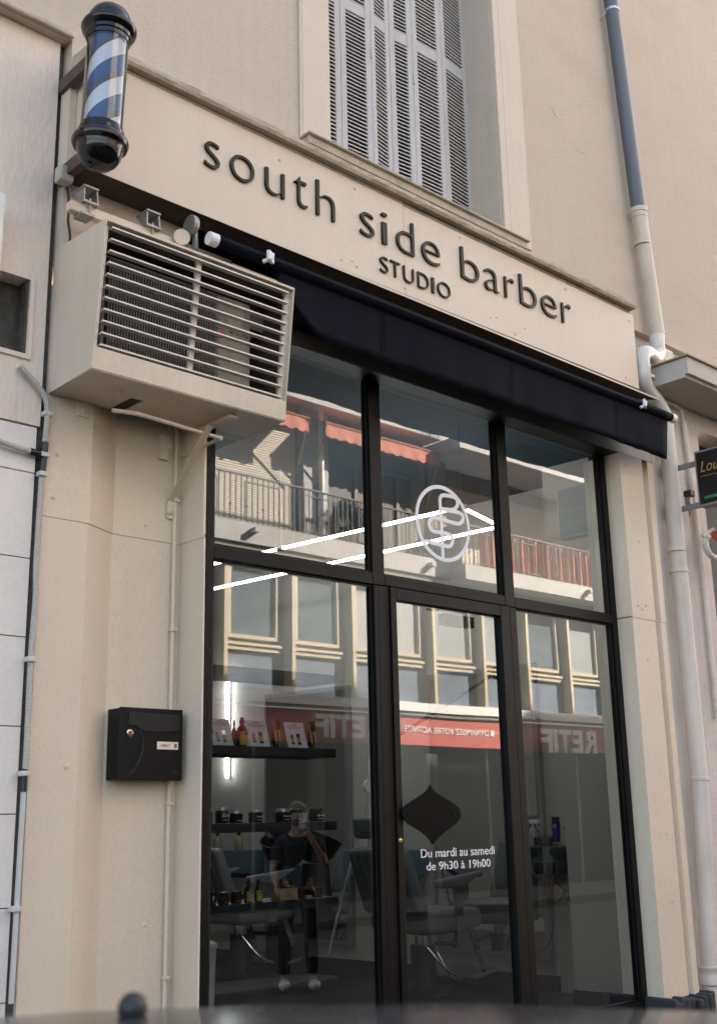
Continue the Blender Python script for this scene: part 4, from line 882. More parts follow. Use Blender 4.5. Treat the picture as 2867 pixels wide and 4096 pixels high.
# right wall mirrors
def wallbox(name, m_, parent, y0, y1, z0, z1, d0, d1, bevel=0):
    return MB().hexa([(rw(y0) - d1, y0, z0), (rw(y0) - d0, y0, z0), (rw(y1) - d0, y1, z0), (rw(y1) - d1, y1, z0), (rw(y0) - d1, y0, z1), (rw(y0) - d0, y0, z1), (rw(y1) - d0, y1, z1), (rw(y1) - d1, y1, z1)]).build(name, m_, parent, bevel)
for y0, y1, lb in ((.98, 1.92, 'tall grey framed wall mirror opposite the near barber chair'), (2.72, 3.66, 'tall grey framed wall mirror opposite the far barber chair')):
    t_ = thing('wall_mirror', (rw(y0), y0, .2), lb, 'mirror', 'tall wall mirrors')
    wallbox('frame', 'mirror_frame', t_, y0, y1, .20, 2.17, .003, .045, .004)
    wallbox('mirror_glass', 'mirror', t_, y0 + .035, y1 - .035, .235, 2.135, .0455, .047)
    if y0 > 2:
        l2 = thing('wall_light_strip', (rw(4), 4.1, 1.9), 'vertical white light strip on the side wall above the card shelf', 'wall light'); MB().tube([(rw(4.13) - .03, 4.13, 1.50), (rw(4.13) - .03, 4.13, 2.42)], .014, 8).build('tube', 'led', l2)
        MB().box((rw(4.13) - .014, 4.115, 1.49), (rw(4.13) - .003, 4.145, 2.43)).build('housing', 'mirror_frame', l2)
# teal wall units with things on them
def unit(y0, y1, z0, z1, dep, lb):
    t_ = thing('wall_console', (rw(y0) - .1, y0, z0), lb, 'console', 'teal wall consoles'); wallbox('cabinet', 'teal', t_, y0, y1, z0, z1, .003, dep, .003); return t_
u1 = unit(.60, .97, .77, .93, .22, 'teal wall console with clippers hanging in the right window pane')
unit(3.70, 4.60, .72, .90, .22, 'teal wall console behind the far chair, with olive bottles'); unit(2.0, 2.62, .72, .90, .22, 'teal wall console between the two mirrors')
xw = rw(.8) - .22
for k, (y, z, lb) in enumerate(((.90, .752, 'black clipper guard hanging under the console, nearest the mirror'), (.80, .752, 'black clipper guard hanging mid console edge'), (.70, .752, 'black clipper guard hanging beside the column'))):
    t_ = thing('clipper_guard', (xw - .01, y, z), lb, 'clipper guard', 'clipper guards'); b_ = MB(); b_.box((xw - .034, y - .028, z + .035), (xw - .004, y + .028, z + .072))
    for j in range(7): b_.box((xw - .030, y - .027 + j * .0078, z), (xw - .006, y - .0225 + j * .0078, z + .0351))
    b_.build('comb', 'cable', t_)
for k, (y, lb) in enumerate(((.93, 'black clipper holder on the console edge, left one'), (.73, 'black clipper holder on the console edge, right one'))):
    tag(MB().box((xw - .04, y - .06, .875), (xw - .002, y + .06, .925)).build('clipper_holder', 'cable', bevel=.006), lb, 'holder', 'clipper holders')
bar = thing('diagonal_bar', (4.8, .4, 1.7), 'dark diagonal bar crossing behind the glass of the door', 'lamp arm')  # stands for an unidentified dark bar; its shape and joint are made up
MB().tube([Zm(1500, 2600, 2.009)(195, 680, Y=.35), Zm(1500, 2600, 2.009)(1000, 165, Y=.55)], .011, 10).build('arm', 'cable', bar, smooth=True)
MB().lathe(Zm(1500, 2600, 2.009)(1000, 165, Y=.55), [(.02, -.06), (.045, -.05), (.05, .02), (.03, .03)], 20).build('joint', 'cable', bar, smooth=True)
ck = thing('hair_clipper', (xw, .77, .93), 'blue and gold hair clipper standing upright on the console', 'hair clipper')
b_ = MB(); b_.prism([(.742, .955), (.778, .955), (.788, 1.05), (.785, 1.09), (.735, 1.09), (.732, 1.05)], 'x', xw + .0, xw + .03); b_.build('body', 'blue', ck, bevel=.006)
MB().box((xw + .002, .736, 1.0905), (xw + .028, .784, 1.115)).build('blade', 'cable', ck, bevel=.002); MB().lathe((xw, .760, 1.055), [(.016, 0), (.015, .003)], 20, Vector((-1, 0, 0))).build('dial', 'gold', ck)
MB().box((xw - .002, .735, .94), (xw + .032, .785, .9545)).build('foot', 'gold', ck, bevel=.002)
cb2 = thing('bottle', (xw + .02, .675, .931), 'beige bottle with black cap beside the blue clipper', 'bottle')
MB().lathe((xw + .02, .68, .931), [(.020, 0), (.021, .003), (.021, .09), (.019, .095)], 20).build('body', 'cream_btl', cb2, smooth=True); MB().lathe((xw + .02, .68, 1.0265), [(.015, 0), (.015, .022)], 16).build('cap', 'cable', cb2)
sp_ = thing('spray_bottle', (xw + .02, .95, .931), 'clear spray bottle with trigger head by the dark door post', 'spray bottle')
MB().lathe((xw + .02, .955, .931), [(.022, 0), (.023, .004), (.023, .10), (.010, .125), (.010, .14)], 20).build('body', 'silver', sp_, smooth=True); b_ = MB(); b_.box((xw, .90, 1.071), (xw + .035, .975, 1.10)); b_.hexa([(xw + .01, .90, 1.03), (xw + .02, .90, 1.03), (xw + .02, .91, 1.03), (xw + .01, .91, 1.03), (xw + .01, .915, 1.0709), (xw + .02, .915, 1.0709), (xw + .02, .93, 1.0709), (xw + .01, .93, 1.0709)]); b_.build('trigger_head', 'white_plastic', sp_, bevel=.004)
gr = thing('clipper_guard_tray', (xw, .85, .931), 'black tray of upright combs behind the spray bottle', 'tray'); b_ = MB(); b_.box((xw - .01, .80, .932), (xw + .08, .93, .985))
for j in range(5): b_.box((xw + .03, .81 + j * .026, .9851), (xw + .04, .816 + j * .026, 1.0))
b_.build('tray', 'cable', gr)
cdz = thing('power_cords', (6.4, .8, .5), 'loose black power cords hanging below the console by the mirror', 'cable')
Z7 = Zm(2000, 3000, 1.8535)
for path in ([(335, 905), (325, 990), (345, 1080), (400, 1132), (450, 1100), (470, 1050)], [(450, 920), (400, 980), (390, 1100), (395, 1250), (380, 1380), (330, 1480), (265, 1548)], [(355, 905), (400, 970), (470, 1030), (510, 1040)], [(375, 905), (420, 975), (480, 1045)], [(500, 1090), (520, 1130), (540, 1110), (520, 1080), (500, 1100)]):
    MB().tube(smooth_path([Z7(a, b2, X=6.36) for a, b2 in path], 6), .0035, 6).build('cord', 'cable', cdz, smooth=True)
p = Z7(490, 920, X=6.42); MB().box((6.40, p.y - .035, p.z - .04), (rw(p.y) - .003, p.y + .035, p.z + .04)).build('socket', 'mirror_frame', cdz, bevel=.004)
for j, (y, zz_) in enumerate(((4.42, .90), (4.28, .90), (4.12, .90), (3.86, .90))):
    bottle(rw(y) - .13, .075, zz_, .15, y, 'olive', ['olive bottle standing at the left end of the far console', 'olive bottle second from left on the far console', 'olive bottle third from left on the far console', 'olive bottle standing alone right of the other three on the far console'][j], g='olive bottles on the far console', lab=False)
jar(rw(2.3) - .12, .09, .90, .10, 2.3, 'black pump jar on the middle teal console', 'jar')
hm = thing('hand_mirror', (6.0, 3.91, .5), 'round black rimmed hand mirror leaning on the far teal console', 'mirror')
hc_ = Vector((6.02, 3.91, .70)); ad = Vector((-.96, -.1, .2)).normalized(); MB().lathe(hc_, [(.195, 0), (.195, .006)], 48, ad).build('mirror_glass', 'mirror', hm)
u_ = ad.orthogonal().normalized(); v_ = ad.cross(u_)
MB().tube([hc_ + ad * .003 + (u_ * math.cos(k * math.pi / 24) + v_ * math.sin(k * math.pi / 24)) * .2 for k in range(49)], .009, 8, cap=False).build('rim', 'cable', hm, smooth=True)
MB().tube([hc_ + Vector((0, -.03, .2)), hc_ + Vector((0, -.02, .235)), hc_ + Vector((0, .02, .235)), hc_ + Vector((0, .03, .2))], .007, 8).build('hanging_loop', 'cable', hm)
sk = thing('wash_basin', (6.0, 3.0, .9), 'black shampoo basin tilted beside the far chair', 'basin')
b_ = MB(); b_.lathe((5.98, 3.22, .93), [(.02, -.14), (.10, -.13), (.17, -.05), (.20, .06), (.205, .075), (.19, .075), (.16, -.02), (.02, -.10)], 28, Vector((-.35, -.2, 1))); b_.build('bowl', 'blackgloss', sk, smooth=True)
MB().hexa([(5.86, 3.08, 0.001), (6.1, 3.08, .001), (6.1, 3.36, .001), (5.86, 3.36, .001), (5.90, 3.14, .79), (6.06, 3.14, .79), (6.06, 3.30, .79), (5.90, 3.30, .79)]).build('pedestal', 'shelf', sk, bevel=.01)
# barber chair
def barber_chair(label):
    t_ = thing('barber_chair', (0, 0, 0), label, 'barber chair', 'grey barber chairs')
    def soft(p8, nm, bv=.03):
        o = MB().hexa(p8).build(nm, 'leather', t_, bevel=bv); o.modifiers['bevel'].segments = 4
        for q in o.data.polygons: q.use_smooth = True
        return o
    def bb(x0, x1, y0, y1, z0, z1): return [(x0, y0, z0), (x1, y0, z0), (x1, y1, z0), (x0, y1, z0), (x0, y0, z1), (x1, y0, z1), (x1, y1, z1), (x0, y1, z1)]
    soft(bb(-.26, .30, -.27, .27, .40, .535), 'seat', .04)
    soft([(-.34, -.25, .52), (-.22, -.25, .52), (-.22, .25, .52), (-.34, .25, .52), (-.50, -.25, .93), (-.41, -.25, .95), (-.41, .25, .95), (-.50, .25, .93)], 'backrest', .035)
    b_ = MB()
    for k in range(6): y = -.18 + k * .072; b_.tube([(-.345, y, .54), (-.503, y, .91)], .004, 6)
    b_.build('stitching', 'mirror_frame', t_)
    soft([(-.55, -.13, 1.0), (-.46, -.13, 1.0), (-.46, .13, 1.0), (-.55, .13, 1.0), (-.57, -.13, 1.14), (-.49, -.13, 1.14), (-.49, .13, 1.14), (-.57, .13, 1.14)], 'headrest', .03)
    MB().box((-.51, -.03, .93), (-.495, .03, 1.02)).build('headrest_bar', 'chrome', t_)
    for s_ in (-1, 1):
        soft([(-.24, s_ * .32 - .035, .68), (.02, s_ * .32 - .035, .675), (.02, s_ * .32 + .035, .675), (-.24, s_ * .32 + .035, .68), (-.24, s_ * .32 - .035, .735), (.24, s_ * .32 - .035, .775), (.24, s_ * .32 + .035, .775), (-.24, s_ * .32 + .035, .735)], 'armrest', .016)
        MB().hexa([(-.02, s_ * .30 - .006, .40), (.06, s_ * .30 - .006, .40), (.06, s_ * .30 + .006, .40), (-.02, s_ * .30 + .006, .40), (-.05, s_ * .30 - .006, .68), (.03, s_ * .30 - .006, .68), (.03, s_ * .30 + .006, .68), (-.05, s_ * .30 + .006, .68)]).build('arm_support', 'chrome', t_)
        MB().hexa([(.20, s_ * .22 - .006, .40), (.25, s_ * .22 - .006, .40), (.25, s_ * .22 + .006, .40), (.20, s_ * .22 + .006, .40), (.33, s_ * .22 - .006, .10), (.37, s_ * .22 - .006, .10), (.37, s_ * .22 + .006, .10), (.33, s_ * .22 + .006, .10)]).build('footrest_strut', 'chrome', t_)
    MB().hexa([(.24, -.24, .075), (.52, -.24, .11), (.52, .24, .11), (.24, .24, .075), (.24, -.24, .095), (.52, -.24, .13), (.52, .24, .13), (.24, .24, .095)]).build('footrest', 'mirror_frame', t_, bevel=.004)
    MB().lathe((-.02, 0, 0.0), [(.26, .001), (.26, .015), (.20, .03), (.10, .035)], 32).lathe((-.02, 0, .035), [(.085, 0), (.085, .27)], 24).build('base', 'shelf', t_, smooth=True)
    MB().lathe((-.02, 0, .30), [(.055, 0), (.055, .10)], 20).build('column', 'chrome', t_, smooth=True)
    MB().box((-.2, -.2, .385), (.24, .2, .3995)).build('seat_plate', 'shelf', t_)
    MB().tube(smooth_path([(-.10, -.10, .30), (-.02, -.20, .16), (.10, -.24, .10), (.12, -.12, .10), (.02, -.08, .26)], 5), .008, 8).build('pump_lever', 'chrome', t_, smooth=True)
    MB().tube([(.12, 0, .30), (.34, 0, .28)], .015, 8).build('cross_bar', 'shelf', t_)
    return t_
c1 = barber_chair('grey leather barber chair seen through the glass door'); c1.location = (5.87, 1.62, 0); c1.rotation_euler.z = R(4)
c2 = copy_tree(c1); c2['label'] = 'grey leather barber chair seen behind the shelves of the left window pane'; c2.location = (5.62, 3.30, 0)
bn = thing('waste_bin', (3.55, .95, 0), 'white waste bin cut by the left post near the shop floor', 'bin')
MB().lathe((3.49, .90, .0), [(.085, .001), (.10, .01), (.112, .52), (.115, .525)], 28).build('body', 'white_plastic', bn, smooth=True); MB().lathe((3.49, .90, .526), [(.117, 0), (.115, .02), (.06, .045), (.01, .05)], 28).build('lid', 'white_plastic', bn, smooth=True)
tag(MB().hexa([(4.85, 2.66, .001), (5.98, 2.62, .001), (5.98, 2.98, .001), (5.1, 3.12, .001), (4.85, 2.66, .012), (5.98, 2.62, .012), (5.98, 2.98, .012), (5.1, 3.12, .012)]).build('floor_mat', 'mat'), 'flat grey floor mat on the dark shop floor behind the left pane', 'mat')
br = thing('standing_lamp', (5.4, 2.3, 0), 'slim grey tripod pole leaning up behind the left pane beside the door post', 'stand')
MB().tube([Z4(1500, 5, Y=2.2), Z4(1440, 190, Y=2.2), Z4(1290, 790, Y=2.2), Z4(1130, 1440, Y=2.2)], .008, 8).build('pole', 'mirror_frame', br, smooth=True)
MB().lathe(Z4(1430, 90, Y=2.2), [(.03, 0), (.045, .02), (.045, .04)], 20, Vector((0, -1, 0))).build('lamp_head', 'white_plastic', br)
# ------------------------------------------------------------------ opposite side of the street (seen mirrored in the glass)
def PV(px, py, Yv): return P(px, py, Y=Yv)
def vb(mb_, x0, x1, a, b2, z0, z1): mb_.box((x0, .06 - a, z0), (x1, .06 - b2, z1)); return mb_
op = thing('opposite_building', (15, -13, -.33), 'sunlit pale apartment block over shopfront across the street, mirrored in the glass', 'building')
X0, X1 = 2.0, 34.0
ML = [4.3, 5.8, 7.3, 8.8, 10.28, 11.77, 13.29, 14.79, 15.75, 17.02, 18.54, 20.05, 21.55, 23.05, 24.55, 26.05, 27.55, 29.05, 30.55]
vb(MB(), X0, X1, 12.16, 12.5, 3.36, 5.83).build('curtain_wall_back', 'op_pier', op)
for i, x in enumerate(ML):
    vb(MB(), x - .042, x + .042, 11.92, 12.159, 3.36, 5.80).build('mullion', 'op_cream', op)
for i, (a, c) in enumerate(zip(ML, ML[1:])):
    xa, xb = a + .12, c - .24
    if xb - xa < .4: xb = c - .1
    vb(MB(), xa, xb, 12.11, 12.159, 3.37, 4.06).build('spandrel_panel', 'op_blue', op)
    s_ = MB(); vb(s_, xa, xb + .04, 12.02, 12.159, 4.155, 4.205); vb(s_, xa, xb + .04, 12.05, 12.159, 4.07, 4.15); s_.build('sill', 'op_cream', op)
    f = MB(); vb(f, xa + .02, xa + .085, 12.06, 12.159, 4.28, 5.62); vb(f, xb - .065, xb, 12.06, 12.159, 4.28, 5.62); vb(f, xa + .0851, xb - .0651, 12.062, 12.158, 4.28, 4.345); vb(f, xa + .0851, xb - .0651, 12.062, 12.158, 5.56, 5.62)
    wn = f.build('window_frame', 'op_cream', op)
    vb(MB(), xa + .086, xb - .066, 12.12, 12.14, 4.346, 5.559).build('pane', {0: 'op_glass', 1: 'op_curtain', 2: 'op_lace'}[(2 if x in () else [1, 0, 1, 0, 1, 0, 0, 2, 2, 1, 1, 0, 1, 1, 0, 1, 0, 1][i])], wn)
lt_ = MB(); vb(lt_, X0, X1, 12.05, 12.4, 5.82, 6.0); lt_.build('soffit_band', 'op_wall', op)
# ground floor
vb(MB(), X0, X1, 12.0, 12.5, 3.17, 3.355).build('white_fascia', 'op_white', op)
vb(MB(), X0, X1, 11.90, 12.0, 3.172, 3.35).build('white_canopy', 'op_white', op)
vb(MB(), X0, X1, 11.94, 12.01, 3.115, 3.135).build('sign_rail', 'op_white', op)
rb = vb(MB(), X0, X1, 12.0, 12.3, 2.52, 3.10).build('red_fascia', 'op_red', op)
gfl = MB(); vb(gfl, X0, X1, 12.25, 12.45, GZ, 2.519); gfl.build('shopfront_glass', 'shop_dark', op)
for x in (5, 8, 11, 14, 17, 20.5, 23.5, 26.5):
    vb(MB(), x - .16, x + .16, 12.12, 12.249, GZ, 2.518).build('shopfront_pier', 'op_dim', op)
for x in (9.5, 12.6, 15.4, 18.8, 21.9, 25): vb(MB(), x - .03, x + .03, 12.2, 12.249, GZ, 2.518).build('shopfront_mullion', 'mirror_frame', op)
UX = (-1, 0, 0); UZ = (0, 0, 1)
text('DYNAMISEZ VOTRE ACTIVITÉ', 'sign_text', 'op_white', rb, (18.64, -11.94, 2.765), UX, UZ, 2.54, .155, .01, .01)
MB().box((18.71, -11.94, 2.765), (18.82, -11.93, 2.885)).box((18.821, -11.94, 2.82), (19.45, -11.93, 2.832)).build('sign_mark', 'op_white', rb)
def retif(xr, s_=1.0, z=2.47):
    x = xr
    for ch, w_ in (('R', .47), ('E', .38), ('T', .44), ('I', .14), ('F', .36)):
        text(ch, 'raised_letter', 'op_white', rb, (x, -11.80, z), UX, UZ, w_ * s_, .50 * s_, .05, .035); x -= (w_ + .05) * s_
retif(22.18); retif(15.35, .82, 2.6)
# star like arrow beside the letters
mb = MB(); mb.prism([(19.72, 3.06), (20.02, 2.96), (19.90, 2.84), (20.06, 2.74), (19.88, 2.66), (20.05, 2.45), (19.70, 2.45)], 'y', -11.935, -11.925); mb.build('sign_arrow', 'red', rb)
text('COMMERCE', 'sign_text', 'op_white', rb, (23.9, -11.94, 2.72), UX, UZ, 1.1, .14, .01, .01)
# balcony slabs
vb(MB(), X0, 17.70, 12.0, 13.4, 6.02, 6.40).build('balcony_slab', 'op_conc', op)
vb(MB(), 17.72, X1, 11.6, 13.4, 5.975, 6.295).build('balcony_slab', 'op_conc', op)
vb(MB(), X0, 17.70, 12.1, 13.4, 9.15, 9.42).build('balcony_slab', 'op_conc', op)
vb(MB(), 17.72, X1, 11.6, 13.4, 8.87, 9.15).build('balcony_slab', 'op_conc', op)
for x, z, yv in ((12.35, 6.22, 12.0), (17.0, 6.2, 12.0), (21.9, 6.13, 11.6)): vb(MB(), x, x + .12, yv - .14, yv, z, z + .08).build('drain_spout', 'op_conc', op)
# upper walls
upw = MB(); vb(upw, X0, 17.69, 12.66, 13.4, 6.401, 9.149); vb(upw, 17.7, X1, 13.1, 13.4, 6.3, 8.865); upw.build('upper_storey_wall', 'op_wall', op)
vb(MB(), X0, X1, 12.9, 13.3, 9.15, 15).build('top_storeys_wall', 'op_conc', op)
vb(MB(), X0, 13.9, 12.58, 12.659, 6.41, 9.14).build('roller_shutter', 'roller', op)
pil = vb(MB(), 14.0, 14.66, 12.44, 12.659, 6.401, 9.148).build('pillar', 'op_conc', op)
MB().tube([(14.42, .06 - 12.38, 6.41), (14.42, .06 - 12.38, 9.14)], .055, 12).build('white_downpipe', 'op_white', op, smooth=True)
vb(MB(), 14.67, 17.2, 12.62, 12.659, 6.41, 8.3).build('balcony_door_opening', 'op_dark', op)
f = MB(); 
for x in (15.5, 16.0, 16.7): vb(f, x, x + .09, 12.58, 12.619, 6.42, 8.2)
vb(f, 14.67, 17.2, 12.55, 12.619, 8.21, 8.30); f.build('door_frame', 'op_brown', op)
vb(MB(), 14.67, 17.3, 12.45, 12.659, 8.31, 8.60).build('shutter_box', 'op_brown', op)
vb(MB(), 17.72, 18.3, 12.6, 13.099, 6.3, 8.84).build('pillar', 'op_wall', op)
vb(MB(), 18.35, 21.0, 13.0, 13.099, 6.41, 8.5).build('roller_shutter', 'roller', op)
vb(MB(), 18.35, 24.5, 12.9, 13.098, 8.51, 8.8).build('shutter_box', 'op_brown', op)
vb(MB(), 21.02, 24.5, 13.0, 13.099, 6.41, 8.5).build('roller_shutter', 'roller', op)
vb(MB(), 24.55, 25.1, 12.7, 13.099, 6.41, 8.84).build('pillar', 'op_conc', op)
# railings
def railing(x0, x1, yv, z0, z1, m_, nm, frames=True, sp_=.125):
    r_ = thing('balcony_railing', ((x0 + x1) / 2, .06 - yv, z0), nm, 'railing', 'balcony railings across the street')
    b_ = MB(); vb(b_, x0, x1, yv - .025, yv + .025, z1 - .03, z1); vb(b_, x0, x1, yv - .012, yv + .012, z0, z0 + .02); b_.build('top_and_bottom_rail', m_, r_)
    b_ = MB(); x = x0 + .06; k = 0
    while x < x1:
        vb(b_, x - .008, x + .008, yv - .008, yv + .008, z0 + .021, z1 - .031)
        if k % 3 == 1: b_.obox((x, .06 - yv, (z0 + z1) / 2 - .15), .03, .03, .05)
        x += sp_; k += 1
    ba = b_.build('balusters', m_, r_)
    if frames:
        b_ = MB(); x = x0 + .3
        while x < x1 - .9:
            for a, c in ((z0 + .05, z0 + .07), (z1 - .16, z1 - .14)): vb(b_, x, x + .82, yv - .03, yv - .013, a, c)
            for a in (x, x + .8): vb(b_, a, a + .02, yv - .03, yv - .013, z0 + .0701, z1 - .1601)
            x += 1.42
        b_.build('panel_frames', m_, r_)
    return r_
railing(X0, 17.68, 12.06, 6.41, 7.32, 'op_rail', 'dark iron balcony railing with rectangles on the recessed balcony across the street')
railing(17.74, X1, 11.66, 6.30, 7.19, 'op_rail', 'dark iron balcony railing with orange cloth behind across the street')
railing(17.74, X1, 11.66, 9.16, 10.1, 'op_rail', 'dark iron balcony railing above the projecting slab on the upper storey across the street')
railing(X0, 17.68, 12.15, 9.43, 10.3, 'op_rail', 'dark iron balcony railing above the scalloped awnings across the street')
vb(MB(), 17.72, 17.76, 11.7, 12.9, 6.30, 7.2).build('balcony_divider', 'op_conc', op)
# orange cloth (wavy)
cl = MB(); x = 18.35; rows = []
while x < 30: rows.append((x, 11.76 + .035 * math.sin(x * 26) + .02 * math.sin(x * 11))); x += .03
vv = [(cl.bm.verts.new((a, .06 - b2, 6.32)), cl.bm.verts.new((a, .06 - b2 + .01, 7.16 + .02 * math.sin(a * 5)))) for a, b2 in rows]
for a, c in zip(vv, vv[1:]): cl.bm.faces.new([a[0], c[0], c[1], a[1]])
tag(cl.build('railing_cloth', 'op_cloth', smooth=True), 'orange red cloth tied behind the balcony railing across the street', 'cloth')
# awnings across the street
def oawn(x0, x1, zt, zf, out, lb, drop=.26):
    t_ = thing('balcony_awning', ((x0 + x1) / 2, .06 - 12.9, zt), lb, 'awning', 'salmon awnings across the street')
    b_ = MB(); n = int((x1 - x0) / .03); rows = []
    for i in range(n + 1):
        x = x0 + (x1 - x0) * i / n; sc = .05 * abs(math.sin((x - x0) * math.pi / .26))
        rows.append([b_.bm.verts.new(q) for q in ((x, .06 - 12.56, zt), (x, .06 - (12.56 - out), zf), (x, .06 - (12.56 - out) + .01 * math.sin(x * 15), zf - drop + .0 - sc))])
    for a, c in zip(rows, rows[1:]):
        for k in range(2): b_.bm.faces.new([a[k], c[k], c[k + 1], a[k + 1]])
    o = b_.build('fabric', 'op_awn', t_); so_ = o.modifiers.new('s', 'SOLIDIFY'); so_.thickness = .006
    for x in (x0 + .02, x1 - .02): MB().tube([(x, .06 - (12.56 - out) + .02, zf - .01), (x, .06 - 12.5, zf - 1.25)], .016, 8).build('arm', 'gold', t_)
    MB().tube([(x0, .06 - 12.56 + out, zf), (x1, .06 - 12.56 + out, zf)], .02, 8).build('front_bar', 'op_awn', t_)
oawn(9.8, 13.78, 9.02, 8.74, .56, 'salmon scalloped awning left of the grey pillar, mirrored in the left pane')
oawn(14.22, 17.5, 9.02, 8.76, .56, 'salmon scalloped awning right of the grey pillar, mirrored between two panes')
# bush
bs = thing('potted_bush', (15.05, .06 - 12.32, 6.41), 'round green potted bush behind the balcony railing across the street', 'bush')
MB().lathe((15.05, .06 - 12.32, 6.405), [(.18, 0), (.24, .3), (.26, .32)], 20).build('pot', 'op_brown', bs)
b_ = MB()
for i in range(1500):
    a = random.uniform(0, 6.283); e = random.uniform(-1, 1); rr = .42 * random.uniform(.55, 1) ** .5 * (1 + .18 * math.sin(3 * a))
    c = Vector((15.05 + rr * math.cos(a) * math.sqrt(1 - e * e), .06 - 12.32 + .5 * rr * math.sin(a) * math.sqrt(1 - e * e), 7.0 + rr * .8 * e))
    u_ = Vector((random.gauss(0, 1), random.gauss(0, 1), random.gauss(0, 1))).normalized(); v_ = u_.orthogonal().normalized(); s_ = random.uniform(.025, .05)
    b_.quad([c - u_ * s_, c + v_ * s_ * .4, c + u_ * s_, c - v_ * s_ * .4])
b_.build('foliage', 'leaf', bs); MB().tube([(15.05, .06 - 12.32, 6.7), (15.06, .06 - 12.32, 7.0)], [.03, .015], 8).build('stem', 'bark', bs)

# ------------------------------------------------------------------ parked car close to the camera
car = thing('parked_car', (0, 0, RZ), 'dark blue parked car whose glossy roof blurs along the bottom edge', 'car')
def carsec(x, zr, zb, w_, m=None): pass
cyc = 0.0
def shell(stations, name, m_, smooth=True):
    b_ = MB(); rows = []
    for x, pts in stations: rows.append([b_.bm.verts.new((x, cyc + y, z)) for y, z in pts])
    for a, c in zip(rows, rows[1:]):
        for k in range(len(a) - 1): b_.bm.faces.new([a[k], a[k + 1], c[k + 1], c[k]])
    b_.bm.faces.new(rows[0]); b_.bm.faces.new(rows[-1])
    return b_.build(name, m_, car, smooth=smooth)
def bodysec(w_, z0, z1):
    return [(-w_ + .04, z0), (-w_, z0 + .12), (-w_ - .0, (z0 + z1) / 2), (-w_ + .03, z1 - .06), (-w_ + .10, z1), (0, z1 + .03), (w_ - .10, z1), (w_ - .03, z1 - .06), (w_, (z0 + z1) / 2), (w_, z0 + .12), (w_ - .04, z0)]
g0 = RZ + .18
shell([(-1.72, bodysec(.62, g0 + .12, .30)), (-1.62, bodysec(.74, g0 + .04, .42)), (-1.2, bodysec(.80, g0, .46)), (-.2, bodysec(.82, g0, .44)), (1.0, bodysec(.82, g0, .42)), (1.75, bodysec(.80, g0, .36)), (2.2, bodysec(.74, g0, .26)), (2.36, bodysec(.62, g0 + .1, .10))], 'body', 'car')
def roofsec(w_, z1, dr_=.05):
    return [(-w_, z1 - dr_ - .02), (-w_ * .97, z1 - dr_), (-w_ * .8, z1 - dr_ * .45), (-w_ * .4, z1 - dr_ * .1), (0, z1), (w_ * .4, z1 - dr_ * .1), (w_ * .8, z1 - dr_ * .45), (w_ * .97, z1 - dr_), (w_, z1 - dr_ - .02)]
shell([(-1.25, roofsec(.56, 0.868, .03)), (-.9, roofsec(.60, 0.913, .03)), (-.4, roofsec(.62, 0.943, .03)), (.1, roofsec(.62, 0.956, .03)), (.6, roofsec(.62, 0.951, .03)), (.95, roofsec(.61, 0.938, .03)), (1.12, roofsec(.60, 0.923, .03)), (1.2, roofsec(.58, 0.903, .03))], 'roof', 'car')
def glsec(wb, wt, zb, zt_): return [(-wb, zb), (-wt, zt_), (wt, zt_), (wb, zb)]
shell([(-1.55, glsec(.68, .66, .44, .46)), (-1.22, glsec(.70, .56, .46, .76)), (-.4, glsec(.72, .605, .455, .85)), (.6, glsec(.72, .605, .44, .85)), (1.18, glsec(.72, .575, .42, .76)), (1.85, glsec(.68, .66, .36, .38))], 'greenhouse_glass', 'carglass', False)
for x in (-.9, 1.55):
    for s_ in (-1, 1):
        wh = MB().lathe((x, cyc + s_ * .66, RZ + .31), [(.20, 0), (.30, 0), (.315, .03), (.315, .15), (.30, .18), (.20, .18)], 32, Vector((0, s_, 0))).build('wheel', 'tyre', car, smooth=True)
        MB().lathe((x, cyc + s_ * .66, RZ + .31), [(.2, .10), (.2, .17), (.16, .16), (.05, .175)], 24, Vector((0, s_, 0))).build('rim', 'galv', wh)
for s_ in (-1, 1):
    MB().ball((2.27, cyc + s_ * .52, .08), .10, .5, 1.2, .7).build('headlight', 'lamp', car, smooth=True)
    MB().box((-1.74, cyc + s_ * .5 - .08, .10), (-1.66, cyc + s_ * .5 + .08, .28)).build('tail_light', 'red', car, bevel=.02)
    MB().ball((1.0, cyc + s_ * .90, .46), .08, .6, 1, .8).build('wing_mirror', 'car', car, smooth=True)
car.location = (-.15, -3.62, RZ + .009); car.rotation_euler = (R(-2.7), 0, R(26.6))
pk = P(532, 4032, Y=-3.05)
MB().tube([(pk.x, -3.05, .85), (pk.x, -3.05, pk.z)], .006, 8).ball(pk, .015).build('antenna', 'cable', car, smooth=True)

# ------------------------------------------------------------------ person in the street, mirrored in the left pane
def skin_obj(name, m_, parent, verts, edges, radii, sub=2, root=0):
    me = bpy.data.meshes.new(name); me.from_pydata(verts, edges, []); me.materials.append(M[m_]); o = bpy.data.objects.new(name, me); COL.objects.link(o)
    md_ = o.modifiers.new('skin', 'SKIN'); md_.use_smooth_shade = True
    for v, r in zip(me.skin_vertices[0].data, radii): v.radius = (r, r) if not isinstance(r, tuple) else r
    me.skin_vertices[0].data[root].use_root = True
    s_ = o.modifiers.new('sub', 'SUBSURF'); s_.levels = sub; s_.render_levels = sub
    if parent: o.parent = parent
    return o
ps = thing('person', (0, 0, 0), 'person in dark t-shirt and trousers holding up a phone, mirrored faintly in the left pane', 'person')
